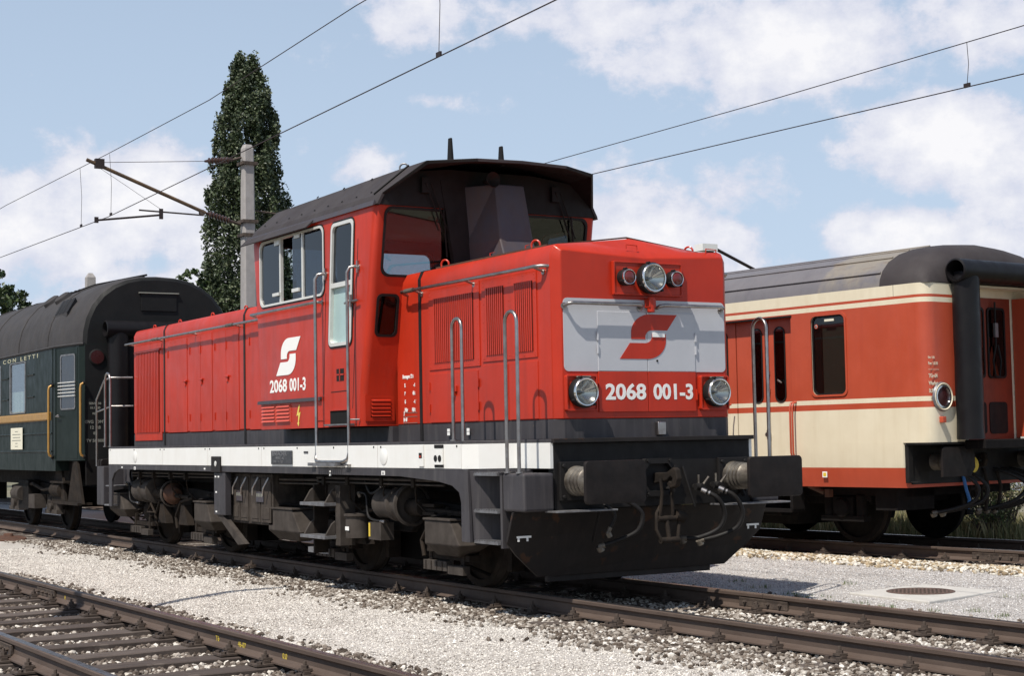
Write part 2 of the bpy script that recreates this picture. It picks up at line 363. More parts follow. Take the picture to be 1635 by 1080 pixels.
def arc(cx, cy, r, a0, a1, n):
    return [(cx + r * math.cos(math.radians(a0 + (a1 - a0) * i / n)), cy + r * math.sin(math.radians(a0 + (a1 - a0) * i / n))) for i in range(n + 1)]
def rrect(x0, x1, y0, y1, r, n=5):
    return arc(x1 - r, y1 - r, r, 0, 90, n) + arc(x0 + r, y1 - r, r, 90, 180, n) + arc(x0 + r, y0 + r, r, 180, 270, n) + arc(x1 - r, y0 + r, r, 270, 360, n)
def ringframe(mb, outer, inner, axis, a, b):
    """flat ring between two same-length outlines, extruded along axis a..b"""
    def P(p, t): return {'y': (p[0], t, p[1]), 'x': (t, p[0], p[1]), 'z': (p[0], p[1], t)}[axis]
    n = len(outer)
    v = [P(q, a) for q in outer] + [P(q, a) for q in inner] + [P(q, b) for q in outer] + [P(q, b) for q in inner]
    F = []
    for i in range(n):
        j = (i + 1) % n
        F += [(i, j, n + j, n + i), (2 * n + i, 3 * n + i, 3 * n + j, 2 * n + j), (i, 2 * n + i, 2 * n + j, j), (n + i, n + j, 3 * n + j, 3 * n + i)]
    return mb.add(v, F)
_dg = None
def text(s, name, parent, loc, size, mt, rot=(PI / 2, 0, 0), sx=1.0, bold=.0, align='LEFT', depth=.0012, ls=1.0):
    cu = bpy.data.curves.new(name, 'FONT'); cu.body = s; cu.size = size; cu.offset = bold; cu.extrude = depth; cu.align_x = align
    cu.space_line = ls; cu.resolution_u = 3
    tmp = bpy.data.objects.new('tmp', cu); COL.objects.link(tmp)
    bpy.context.view_layer.update()
    me = bpy.data.meshes.new_from_object(tmp.evaluated_get(bpy.context.evaluated_depsgraph_get()))
    bpy.data.objects.remove(tmp); bpy.data.curves.remove(cu)
    me.materials.clear(); me.materials.append(M[mt]); me.name = name
    o = bpy.data.objects.new(name, me); COL.objects.link(o); o.parent = parent; o.location = loc; o.rotation_euler = rot; o.scale = (sx, 1, 1)
    return o
def boolean_holes(o, cutters):
    """cut convex cutter meshes out of o (applied at once so the mesh itself has the openings)"""
    for c in cutters:
        c.parent = o.parent
        md = o.modifiers.new('cut', 'BOOLEAN'); md.operation = 'DIFFERENCE'; md.object = c; md.solver = 'EXACT'
    bpy.context.view_layer.update()
    me = bpy.data.meshes.new_from_object(o.evaluated_get(bpy.context.evaluated_depsgraph_get()))
    o.modifiers.clear(); o.data = me
    for c in cutters: bpy.data.objects.remove(c)

# ================================================================== LOCOMOTIVE
LX = -6.0
loco = tag(empty('diesel_locomotive', (0, 0, 0)), 'red diesel locomotive with centre cab and light grey front panel standing on the middle track', 'locomotive')
FR = (PI / 2, 0, PI / 2)      # lettering that faces +x
# --- running deck
mb = MB().m('grey')
mb.prism([(-12.38, -1.1), (-11.55, -1.1), (-11.55, -1.48), (-.96, -1.48), (-.62, -1.12), (-.02, -1.12), (-.02, 1.12), (-.62, 1.12), (-.96, 1.48), (-11.55, 1.48), (-11.55, 1.1), (-12.38, 1.1)], 'z', 1.392, 1.42)
mb.obj('deck_plate', loco, bevel=.004)
mb = MB().m('dark'); mb.box(-12.2, -.12, -.95, .95, .92, 1.39)
mb.obj('main_frame', loco)
# white side panels, one per plate, joints left open
seams = [-11.54, -9.16, -7.45, -5.69, -2.67, -.96]
for s in (-1, 1):
    for a, b in zip(seams[:-1], seams[1:]):
        mb = MB().m('white'); mb.box(a + .007, b - .007, s * 1.465, s * 1.49, 1.165, 1.39)
        pn = mb.obj('side_panel', loco, bevel=.003, seg=1)
        mb = MB().m('dark')
        k = max(2, int((b - a) / .75))
        for i in range(k):
            x = a + .08 + (b - a - .16) * i / (k - 1)
            mb.cyl((x, s * 1.4895, 1.372), (0, s, 0), .012, .004, 6)
        mb.obj('rivet', pn)
    # bend inwards by the front steps and recessed plate behind them
    mb = MB().m('white')
    pts = [(-.955, s * 1.465), (-.955, s * 1.49), (-.80, s * 1.40), (-.62, s * 1.125), (-.03, s * 1.125), (-.03, s * 1.095), (-.65, s * 1.095)]
    mb.prism(pts if s > 0 else pts, 'z', 1.165, 1.39); mb.obj('corner_panel', loco)
    mb = MB().m('grey')
    pts = [(-.80, s * 1.405), (-.62, s * 1.13), (-.37, s * 1.13), (-.37, s * 1.09), (-.65, s * 1.09)]
    mb.prism(pts, 'z', .50, 1.16); mb.obj('step_back_plate', loco)
# grey skirt with arches and the corner columns
arch = [(-11.545, 1.162), (-.955, 1.162), (-.86, 1.155), (-.83, .505), (-.985, .505), (-.985, .86), (-1.02, .95), (-1.15, 1.01), (-1.42, 1.045), (-2.2, 1.085), (-11.05, 1.095), (-11.28, 1.04), (-11.40, .94), (-11.42, .55), (-11.545, .55)]
for s in (-1, 1):
    mb = MB().m('grey'); mb.prism(arch, 'y', s * 1.455, s * 1.487); mb.obj('side_skirt', loco, bevel=.004)
    mb = MB().m('grey'); mb.prism([(-.99, s * 1.452), (-.985, s * 1.48), (-.86, s * 1.46), (-.74, s * 1.33), (-.70, s * 1.14), (-.78, s * 1.14), (-.82, s * 1.30), (-.90, s * 1.40)], 'z', .507, 1.155)
    mb.obj('step_column', loco, smooth=40)
    mb = MB().m('grey'); mb.box(-12.36, -12.02, s * 1.1, s * 1.42, .55, 1.13); mb.box(-12.02, -11.60, s * 1.08, s * 1.12, .55, 1.39)
    mb.m('tread'); mb.box(-12.0, -11.58, s * 1.12, s * 1.42, .545, .57); mb.box(-12.0, -11.6, s * 1.12, s * 1.40, .83, .85)
    mb.obj('rear_step', loco, bevel=.01)
    # front corner step box with its treads
    mb = MB().m('grey'); mb.box(-.36, 0.0, s * 1.105, s * 1.42, .795, 1.128)
    mb.obj('step_box', loco, bevel=.025, seg=3)
    mb = MB().m('grey'); mb.box(-.40, -.365, s * 1.12, s * 1.42, .47, 1.128); mb.box(-.41, -.36, s * 1.10, s * 1.43, 1.129, 1.14); mb.obj('step_side_plate', loco)
    for z, y0 in ((1.105, 1.20), (.775, 1.20), (.50, 1.13)):
        mb = MB().m('tread'); mb.box(-.82, -.402, s * y0, s * 1.45, z, z + .022)
        for i in range(9): mb.box(-.81 + i * .045, -.79 + i * .045, s * (y0 + .01), s * 1.445, z + .0225, z + .030)
        mb.obj('step_tread', loco)
# marks and fittings on the side sill (near side)
mb = MB().m('badge'); mb.box(-5.37, -4.78, -1.506, -1.492, 1.19, 1.345); bd = mb.obj('builders_plate', loco, bevel=.004)
text('JENBACHER', 'lettering', bd, (-5.33, -1.508, 1.288), .068, 'tread', sx=1.15, bold=.002)
text('WERKE AG', 'lettering', bd, (-5.23, -1.508, 1.245), .045, 'tread', sx=1.1, bold=.001)
text('1990   Nr. 001', 'lettering', bd, (-5.30, -1.508, 1.205), .04, 'tread', sx=1.2)
mb = MB().m('white'); mb.box(-1.77, -1.675, -1.505, -1.492, 1.185, 1.385); mb.m('black_shade'); mb.box(-1.755, -1.695, -1.508, -1.5055, 1.262, 1.312); mb.m('red'); mb.box(-1.74, -1.71, -1.511, -1.5085, 1.268, 1.288); mb.obj('filler_flap', loco, bevel=.003)
mb = MB().m('black_shade'); mb.box(-1.46, -1.29, -1.5, -1.492, 1.355, 1.388); mb.box(-1.46, -1.29, -1.5, -1.492, 1.178, 1.20); mb.m('white'); mb.box(-1.46, -1.29, -1.51, -1.4925, 1.202, 1.35)
mb.m('black_shade'); mb.cyl((-1.415, -1.511, 1.26), (0, -1, 0), .032, .003, 16); mb.cyl((-1.335, -1.511, 1.26), (0, -1, 0), .032, .003, 16)
mb.obj('socket_box', loco, bevel=.003)
for x in (-2.53, -10.31):
    mb = MB().m('white'); mb.lathe((x, -1.491, 1.275), (0, -1, 0), [(0, .080), (.004, .080), (.005, .078), (.0055, 0)], 22); mb.obj('round_cover', loco, smooth=40)
    mb = MB().m('decal'); mb.box(x - .055, x + .02, -1.492, -1.488, 1.095, 1.135); mb.m('grey'); mb.box(x - .035, x - .024, -1.4935, -1.4925, 1.10, 1.125); mb.box(x - .01, x + .001, -1.4935, -1.4925, 1.10, 1.125); mb.obj('jacking_mark', loco)
mb = MB().m('grey'); mb.box(-4.47, -4.36, -1.4965, -1.492, 1.315, 1.335); mb.obj('small_label', loco)
mb = MB().m('decal'); mb.box(-3.82, -3.78, -1.4915, -1.488, 1.075, 1.095); mb.box(-3.82, -3.78, -1.4915, -1.488, 1.11, 1.13); mb.obj('paint_mark', loco)
for x in (-10.93, -7.58):
    mb = MB().m('decal'); mb.box(x, x + .05, -1.4915, -1.488, 1.115, 1.135); mb.obj('paint_mark', loco)
for x in (-2.10, -1.71):
    mb = MB().m('decal'); mb.box(x, x + .05, -1.005, -1.0, 1.475, 1.505); mb.box(x, x + .05, -1.005, -1.0, 1.51, 1.54); mb.obj('paint_mark', loco)

# --- hoods
def hood_ring(x, yb=.985, yt=.92, z1=3.02, z3=3.165, z4=3.27, zb=1.597, grow=0.0):
    g = grow
    half = [(yb + g, zb), (yb + g, z1), (yb + g, (z1 + z3) / 2 - .02), ((yb * .4 + yt * .6) + g, z3 - .012 + g), (yt - .02, z3 + g), (.45, z3 + (z4 - z3) * .52 + g)]
    L = [(x, -y, z) for y, z in half] + [(x, 0, z4 + g)] + [(x, y, z) for y, z in half[::-1]]
    return L
mb = MB().m('red')
rings = [hood_ring(-3.2), hood_ring(-.36), hood_ring(-.19, .985, .92, 3.02, 3.165, 3.125)]
fr = hood_ring(-.12, .915, .915, 3.0, 3.106, 3.062)
rings.append(fr); mb.loft(rings); hood = mb.obj('front_hood', loco, smooth=28, bevel=.008)
mb = MB().m('red'); mb.loft([hood_ring(-11.92), hood_ring(-6.0)]); rhood = mb.obj('rear_hood', loco, smooth=28, bevel=.025)
for a, b, nm in ((-3.2, -.19, 'hood_base'), (-11.92, -6.0, 'hood_base'), (-6.0, -3.2, 'cab_base')):
    w = .98 if nm == 'hood_base' else 1.05
    pts = [(a, -w), (b, -w), (b, w), (a, w)]
    if b > -1: pts = [(a, -w), (b, -w), (-.125, -.905), (-.125, .905), (b, w), (a, w)]
    mb = MB().m('grey'); mb.prism(pts, 'z', 1.42, 1.596 if nm == 'hood_base' else 1.582); mb.obj(nm, loco, bevel=.004)
for x in (-2.67, -7.45, -10.52):
    mb = MB().m('black')
    A = hood_ring(x - .027, zb=1.43, grow=.006); B = hood_ring(x + .027, zb=1.43, grow=.006)
    n = len(A); C_ = hood_ring(x - .027, zb=1.43, grow=-.02); D_ = hood_ring(x + .027, zb=1.43, grow=-.02)
    mb.add(A + B + C_ + D_, [f for i in range(n - 1) for f in ((i, i + 1, n + i + 1, n + i), (i + 1, i, 2 * n + i, 2 * n + i + 1), (n + i, n + i + 1, 3 * n + i + 1, 3 * n + i))])
    mb.obj('joint_strip', loco)
# raised lip of the roof hatch
mb = MB().m('rustpart'); mb.box(-2.5, -.40, -.885, -.87, 3.165, 3.185); mb.prism([(-.87, 3.17), (0, 3.28), (.87, 3.17), (.87, 3.182), (0, 3.294), (-.87, 3.182)], 'x', -.42, -.40); mb.obj('hatch_lip', loco)
# lifting eyes
def eye(x, y, z, rz=0.0, par=loco, r=.045, mt='red'):
    mb = MB().m(mt); pts = [(r * math.cos(a), 0, r * math.sin(a) + r * .7) for a in [math.radians(-50 + 280 * i / 14) for i in range(15)]]
    mb.tube(pts, .010, 6); o = mb.obj('lifting_eye', par, smooth=50, loc=(x, y, z)); o.rotation_euler = (0, 0, rz); return o
for x, y in ((-2.35, -.86), (-.62, -.86), (-2.35, .86), (-.5, .80)): eye(x, y, 3.17, .5)
for x in (-11.3, -10.2, -8.9, -7.7, -6.5): eye(x, -.86, 3.165, .4, r=.026)
for x in (-1.45, -.80):
    mb = MB().m('red'); mb.tube([(x, -.86, 3.16), (x, -.86, 3.215), (x + .11, -.86, 3.22), (x + .11, -.86, 3.165)], .006, 6); mb.obj('grab_bracket', loco)

# --- side details on both flanks
def panel(name, x0, x1, z0, z1, s, y=.985, t=.007, mt='red', par=loco):
    mb = MB().m(mt); mb.box(x0, x1, s * (y - .002), s * (y + t), z0, z1); return mb.obj(name, par, bevel=.003, seg=1)
def rivets(par, pts, y, s, r=.006, mt='red'):
    mb = MB().m(mt)
    for x, z in pts: mb.lathe((x, s * y, z), (0, s, 0), [(0, r), (.003, r * .8), (.0045, 0)], 6)
    return mb.obj('rivet', par, smooth=60)
def grille(x0, x1, z0, z1, s, n, par, y=.992):
    mb = MB().m('black_shade'); mb.box(x0, x1, s * (y - .001), s * (y + .0025), z0, z1); mb.m('red')  # dark backing paints the shade that falls between the ribs
    w = (x1 - x0) / n
    for i in range(n):
        a = x0 + i * w + w * .22; b = a + w * .56
        mb.box(a, b, s * (y + .003), s * (y + .003 + w * .16), z0, z1)
    return mb.obj('louvre_grille', par)
for s in (-1, 1):
    p1 = panel('grille_panel', -2.47, -1.45, 2.13, 2.95, s, t=.010)
    grille(-2.36, -1.56, 2.20, 2.845, s, 20, p1, y=.9965)
    rivets(p1, [(-2.44 + i * .192, 2.918) for i in range(6)] + [(-2.44 + i * .192, 2.158) for i in range(6)] + [(x, 2.2 + j * .17) for x in (-2.447, -1.475) for j in range(5)], .995, s)
    p2 = panel('grille_panel', -1.40, -.42, 2.16, 2.95, s, t=.010)
    grille(-1.32, -.99, 2.22, 2.86, s, 9, p2, y=.9965); grille(-.80, -.48, 2.22, 2.86, s, 9, p2, y=.9965)
    rivets(p2, [(-1.37 + i * .184, 2.918) for i in range(6)] + [(-1.37 + i * .184, 2.185) for i in range(6)] + [(x, 2.2 + j * .17) for x in (-1.365, -.90, -.44) for j in range(5)], .995, s)
    d = panel('hood_door', -2.46, -1.50, 1.605, 2.095, s)
    mb = MB().m('red')
    for x, z in ((-2.47, 1.75), (-2.47, 1.97), (-1.49, 1.75), (-1.49, 1.97)): mb.box(x - .012, x + .012, s * .99, s * 1.003, z - .04, z + .04)
    mb.obj('hinge', d)
    mb = MB().m('red'); mb.box(-1.97, -1.90, s * .99, s * 1.012, 1.90, 1.96); mb.box(-1.95, -1.93, s * .99, s * 1.02, 1.86, 1.94); mb.obj('door_latch', d, bevel=.004)
    panel('hood_door', -1.40, -.94, 1.605, 2.13, s); panel('hood_door', -.90, -.42, 1.605, 2.13, s)
    # rear hood
    gp = panel('grille_panel', -11.84, -10.62, 1.50, 2.90, s, t=.006)
    grille(-11.76, -10.72, 1.62, 2.80, s, 15, gp, y=.9925)
    mb = MB().m('red'); mb.box(-11.80, -10.66, s * .99, s * 1.02, 2.805, 2.83); mb.obj('grille_hood', gp)
    for a, b, z in ((-10.35, -9.57, 2.91), (-9.45, -9.04, 2.92), (-9.03, -8.60, 2.93), (-8.49, -8.09, 2.93), (-8.08, -7.64, 2.95), (-7.27, -6.35, 2.95)):
        d = panel('hood_door', a, b, 1.605, z, s)
        mb = MB().m('red')
        for zz in (1.80, 2.72): mb.box(a - .012, a + .012, s * .99, s * 1.003, zz - .05, zz + .05)
        mb.obj('hinge', d)
    for x in (-9.62, -8.98, -8.02):
        mb = MB().m('red'); mb.box(x - .06, x + .06, s * .99, s * 1.018, 2.30, 2.325); mb.box(x - .03, x + .02, s * .99, s * 1.008, 2.24, 2.30); mb.obj('door_latch', loco, bevel=.004)
    # long handrails on the hood shoulder
    mb = MB().m('steel')
    mb.tube([(-12.0, s * 1.085, 2.955), (-6.2, s * 1.085, 2.955)], .017, 8)
    for x in (-11.9, -10.6, -9.2, -7.6): mb.tube([(x, s * .98, 2.935), (x, s * 1.085, 2.955)], .012, 6)
    mb.m('grease')
    for x in (-10.62, -7.7): mb.tube([(x - .12, s * 1.085, 2.955), (x + .12, s * 1.085, 2.955)], .024, 8)
    mb.obj('hood_handrail', loco, smooth=50)
    mb = MB().m('steel')
    mb.tube([(-2.93, s * .99, 2.93), (-2.92, s * 1.06, 2.955), (-2.88, s * 1.085, 2.96), (-.42, s * 1.085, 2.962), (-.30, s * 1.08, 2.965), (-.24, s * 1.04, 2.965), (-.22, s * .975, 2.965)], .017, 8)
    for x in (-2.62, -1.55, -.30): mb.tube([(x, s * .98, 2.92), (x, s * 1.085, 2.955)], .013, 6); mb.lathe((x, s * .985, 2.92), (0, s, 0), [(0, .028), (.01, .028), (.011, 0)], 10)
    mb.m('grease'); mb.tube([(-2.80, s * 1.085, 2.96), (-2.62, s * 1.085, 2.96)], .024, 8)
    mb.obj('hood_handrail', loco, smooth=50)
    # steel hoops beside the steps
    def hoop(pts, r=.017, name='step_hoop'):
        mb = MB().m('steel'); mb.tube(pts, r, 8)
        for p in (pts[0], pts[-1]): mb.cyl(p, (0, 0, 1), .032, .012, 10)
        return mb.obj(name, loco, smooth=50)
    def arch_pts(xa, xb, y, za, zb, zt):
        r = abs(xb - xa) / 2; c = (xa + xb) / 2
        return [(xa, y, za)] + [(c - r * math.cos(a), y, zt - r + r * math.sin(a)) for a in [PI * i / 10 for i in range(11)]] + [(xb, y, zb)]
    hoop(arch_pts(-1.17, -.99, s * 1.45, 1.42, 1.15, 2.545))
    hoop(arch_pts(-.30, -.10, s * 1.40, 1.13, 1.13, 2.545))
    hoop(arch_pts(-12.0, -11.75, s * 1.40, 1.42, 1.42, 2.52))
    mb = MB().m('steel'); mb.tube([(-12.36, s * 1.42, 1.13), (-12.36, s * 1.42, 2.14), (-12.10, s * 1.38, 2.42), (-12.02, s * 1.30, 2.46), (-12.0, s * 1.15, 2.46), (-11.95, s * .99, 2.46)], .016, 8)
    mb.tube([(-12.36, s * 1.42, 1.95), (-12.0, s * 1.30, 2.03), (-11.93, s * .99, 2.03)], .013, 8); mb.obj('end_handrail', loco, smooth=50)

# text block on the hood near the cab
text('Bremsgew. 72 t', 'lettering', loco, (-3.07, -.9885, 2.075), .052, 'decal', sx=.72, bold=.0025)
for i, (a, b) in enumerate((('R', '- t'), ('P', '46 t'), ('G', '- t'), ('Hdbr', '14,0 t'))):
    text(a, 'lettering', loco, (-3.03, -.9885, 1.985 - i * .085), .052, 'decal', sx=.6, bold=.003)
    text(b, 'lettering', loco, (-2.80, -.9885, 1.985 - i * .085), .052, 'decal', sx=.6, bold=.003, align='RIGHT')
text('Br 68', 'lettering', loco, (-3.06, -.9885, 1.63 + .0), .05, 'decal', sx=.7, bold=.003)
text('J', 'lettering', loco, (-3.05, -.9885, 1.62 + .08), .05, 'decal', sx=.9, bold=.003)
mb = MB().m('faint')
for z in (1.715, 1.675, 1.61): mb.box(-3.07, -2.76, -.9885, -.986, z, z + .004)
mb.obj('rule_line', loco)

# --- front end of the hood
def logo(name, par, frame, wdt, hgt, mt, thick=.003):
    """frame(u, v, t) -> point; u to the right, v up, t outwards"""
    Wd, H = 285.0, 220.0
    up = [(825, 522)] + arc(690, 615, 93, 90, 180, 10)[0:] + [(597, 645), (666, 645), (666, 634)] + arc(700, 634, 34, 180, 90, 7)[1:] + [(775, 600)]
    up = [(825, 522)] + [(690 + 93 * math.cos(a), 615 - 93 * math.sin(a)) for a in [math.radians(90 + 9 * i) for i in range(11)]] + [(597, 645), (666, 645)] + [(700 + 34 * math.cos(a), 634 - 34 * math.sin(a)) for a in [math.radians(180 - 11.25 * i) for i in range(9)]] + [(775, 600)]
    lo = [(1365 - x, 1264 - y) for x, y in up]
    for poly in (up, lo):
        q = [((x - 540) / Wd * wdt, (742 - y) / H * hgt) for x, y in poly]
        n = len(q); mb = MB().m(mt)
        mb.add([frame(u, v, 0) for u, v in q] + [frame(u, v, thick) for u, v in q], [tuple(range(n, 2 * n)), tuple(range(n))[::-1]] + [(i, (i + 1) % n, n + (i + 1) % n, n + i) for i in range(n)])
        mb.obj(name, par)
mb = MB().m('silver'); mb.prism(rrect(-.905, .905, 2.02, 2.675, .045), 'x', -.1195, -.114)
boolean_pan = mb.obj('front_panel', loco)
# doors in the front: two raised leaves in each colour zone
for a, b in ((-.545, -.003), (.003, .545)):
    mb = MB().m('silver'); mb.box(-.1135, -.106, a, b, 2.023, 2.562); mb.obj('front_door', loco, bevel=.0025, seg=1)
    mb = MB().m('red'); mb.box(-.1195, -.106, a, b, 1.655, 2.018); mb.obj('front_door', loco, bevel=.0025, seg=1)
mb = MB().m('silver')
for y in (-.55, .55):
    for z in (2.30, 2.18): mb.box(-.106, -.094, y - .008, y + .008, z, z + .08)
mb.m('red')
for y in (-.55, .55): mb.box(-.106, -.094, y - .008, y + .008, 1.76, 1.86)
mb.obj('door_hinge', loco)
logo('emblem', loco, lambda u, v, t: (-.1055 + t, -.31 + u, 2.135 + v), .65, .41, 'red')
mb = MB().m('decal'); mb.box(-.102, -.094, .055, .195, 2.335, 2.375); mb.obj('door_lock_plate', loco, bevel=.003)
mb = MB().m('black_shade'); mb.cyl((-.106, .105, 2.12), (1, 0, 0), .010, .006, 8); mb.obj('keyhole', loco)
text('2068', 'running_number', loco, (-.1045, -.475, 1.77), .195, 'decal', FR, sx=1.15, bold=.0055)
text('001-3', 'running_number', loco, (-.1045, .055, 1.77), .195, 'decal', FR, sx=1.02, bold=.0055)
def lamp(y, z, r, x0, par, red=False, name='headlight'):
    root = MB().m('black_shade'); root.lathe((x0, y, z), (1, 0, 0), [(0, r * 1.02), (.03, r * 1.05), (.06, r * 1.08), (.075, r * 1.08), (.085, r * .98), (.09, r * .98)], 28)
    for k in range(3):
        a = math.radians(110 + 100 * k); root.cyl((x0 + .05, y + r * 1.08 * math.cos(a), z + r * 1.08 * math.sin(a)), (1, 0, 0), .012, .045, 8)
    body = root.obj(name, par, smooth=40)
    mb = MB().m('chrome'); mb.lathe((x0, y, z), (1, 0, 0), [(.088, r * 1.0), (.10, r * .98), (.106, r * .93), (.104, r * .86), (.088, r * .84)], 32); mb.obj('chrome_ring', body, smooth=50)
    if red:
        mb = MB().m('redlens'); mb.lathe((x0, y, z), (1, 0, 0), [(.088, r * .85), (.105, r * .7), (.112, r * .35), (.114, 0)], 24); mb.obj('red_lens', body, smooth=50)
    else:
        mb = MB().m('lamp_in'); mb.lathe((x0, y, z), (1, 0, 0), [(.089, r * .85), (.06, r * .66), (.03, r * .38), (.012, r * .12), (.012, 0)], 28); mb.obj('reflector', body, smooth=60)
        mb = MB().m('tread'); mb.cyl((x0 + .014, y, z), (1, 0, 0), .012, .035, 8); mb.obj('bulb', body, smooth=60)
        mb = MB().m('lens'); mb.lathe((x0, y, z), (1, 0, 0), [(.092, r * .86), (.102, r * .6), (.106, r * .3), (.107, 0)], 28); mb.obj('lens', body, smooth=60)
    return body
for y in (-.745, .745):
    mb = MB().m('red'); mb.prism(rrect(y - .165, y + .165, 1.665, 1.985, .02), 'x', -.12, -.085)
    ringframe(mb, rrect(y - .165, y + .165, 1.665, 1.985, .02), rrect(y - .15, y + .15, 1.68, 1.97, .015), 'x', -.0849, -.072)
    mb.obj('lamp_housing', loco, bevel=.003)
    lamp(y - .01, 1.83, .130, -.088, loco)
    mb = MB().m('faint'); mb.box(-.088, -.02, y - .06, y + .06, 1.965, 1.975); mb.obj('lamp_visor', loco)
mb = MB().m('red'); mb.box(-.118, -.085, -.375, .395, 2.715, 3.022)
ringframe(mb, rrect(-.375, .395, 2.715, 3.022, .012), rrect(-.36, .38, 2.73, 3.007, .01), 'x', -.0849, -.075); mb.obj('lamp_housing', loco, bevel=.004)
lamp(.012, 2.872, .135, -.086, loco); lamp(-.265, 2.872, .072, -.088, loco, True, 'tail_light'); lamp(.272, 2.872, .072, -.088, loco, True, 'tail_light')
mb = MB().m('red'); mb.box(-.113, -.03, -.02, .055, 2.60, 2.685); mb.cyl((-.06, .018, 2.56), (0, 0, 1), .035, .14, 12); mb.obj('horn_bracket', loco, smooth=40, bevel=.006)
for a, b in ((-.90, -.075), (.105, .86)):
    mb = MB().m('steel'); mb.tube([(-.115, a, 2.60), (-.055, a + .01, 2.618), (-.035, a + .05, 2.625), (-.035, b - .05, 2.625), (-.055, b - .01, 2.618), (-.115, b, 2.60)], .017, 8)
    for y in (a, b): mb.lathe((-.114, y, 2.60), (1, 0, 0), [(0, .032), (.01, .032), (.011, 0)], 10)
    mb.obj('front_handrail', loco, smooth=50)
mb = MB().m('steel'); mb.cyl((-.12, .12, 1.53), (1, 0, 0), .035, .03, 10); mb.box(-.12, -.07, .075, .165, 1.44, 1.56); mb.obj('number_bracket', loco, smooth=40, bevel=.006)
for y in (-.46, .46):
    mb = MB().m('red'); mb.tube([(-.18, y + .3, 3.15), (-.18, y + .3, 3.19), (-.18, y + .42, 3.185), (-.18, y + .42, 3.145)], .006, 6); mb.obj('grab_bracket', loco)

# --- headstock, buffers, coupling, plough
mb = MB().m('black_shade'); mb.box(-.12, -.03, -1.09, 1.09, .80, 1.385); mb.obj('headstock', loco, bevel=.006)
mb = MB().m('plow'); mb.box(-.13, .02, -1.115, 1.115, 1.386, 1.424); mb.obj('headstock_cap', loco, bevel=.004)
mb = MB().m('black_shade'); mb.box(-12.38, -12.28, -1.09, 1.09, .80, 1.385); mb.obj('headstock', loco, bevel=.006)
mb = MB().m('plow')
front = [(-1.42, .79), (-1.42, .52), (-1.30, .40), (-1.05, .20), (1.05, .20), (1.30, .40), (1.42, .52), (1.42, .79)]
def pl(y, z, d=0.0): return (-.05 - (1.0 - z) * .42 + d + -.10 * max(0, abs(y) - 1.0), y, z)
a = [pl(y, z) for y, z in front]; b = [pl(y, z, -.03) for y, z in front]; n = len(a)
mb.add(a + b, [tuple(range(n)), tuple(range(n, 2 * n))[::-1]] + [(i, n + i, n + (i + 1) % n, (i + 1) % n) for i in range(n)])
mb.obj('snow_plough', loco, bevel=.004)
mb = MB().m('plow'); mb.box(-.47, -.42, -.93, .90, .145, .215); mb.obj('plough_blade', loco, bevel=.004)
mb = MB().m('decal')
for y in (-1.34, 1.22):
    x = pl(y, .55)[0] + .006
    mb.box(x, x + .004, y, y + .15, .56, .578); mb.box(x, x + .004, y + .01, y + .03, .53, .56); mb.box(x, x + .004, y + .10, y + .12, .53, .56)
mb.obj('plough_mark', loco)
for y0, y1 in ((-1.18, -.55), (.62, 1.42)):
    mb = MB().m('tread'); mb.box(-.05, .16, y0, y1, .785, .80); mb.obj('shunter_step', loco, bevel=.003)
def buffer_(x, s, y, par, zc=1.05, w=.31, h=.182, length=.62, shape=None):
    mb = MB().m('black_shade'); mb.box(x, x + s * .035, y - .17, y + .17, zc - .17, zc + .17)
    for a in (-.135, .135):
        for b in (-.135, .135): mb.lathe((x + s * .035, y + a, zc + b), (s, 0, 0), [(0, .02), (.018, .02), (.019, 0)], 6)
    base = mb.obj('buffer', par, bevel=.006)
    k = length / .62
    mb = MB().m('grease'); mb.lathe((x + s * .035, y, zc), (s, 0, 0), [(0, .135), (.04, .13), (.05, .115), (.09, .128), (.10, .112), (.14, .125), (.15, .11), (.19, .12), (.21, .105), (.33 * k, .105), (.335 * k, .088), (.54 * k, .088)], 28)
    mb.obj('buffer_sleeve', base, smooth=40)
    pts = shape or rrect(-w, w, -h, h, .035, 4)
    mb = MB().m('plate'); rings = []
    for dx, sc in ((0, .96), (.012, 1.0), (.034, 1.0), (.044, .985), (.050, .80), (.054, .4)):
        rings.append([(x + s * (length - .055 + dx), y + p[0] * sc, zc + p[1] * sc) for p in (pts if s > 0 else pts[::-1])])
    mb.loft(rings); mb.obj('buffer_plate', base, smooth=30)
    return base
for y in (-.875, .875): buffer_(-.03, 1, y, loco, length=.65); buffer_(-12.38, -1, y, loco)
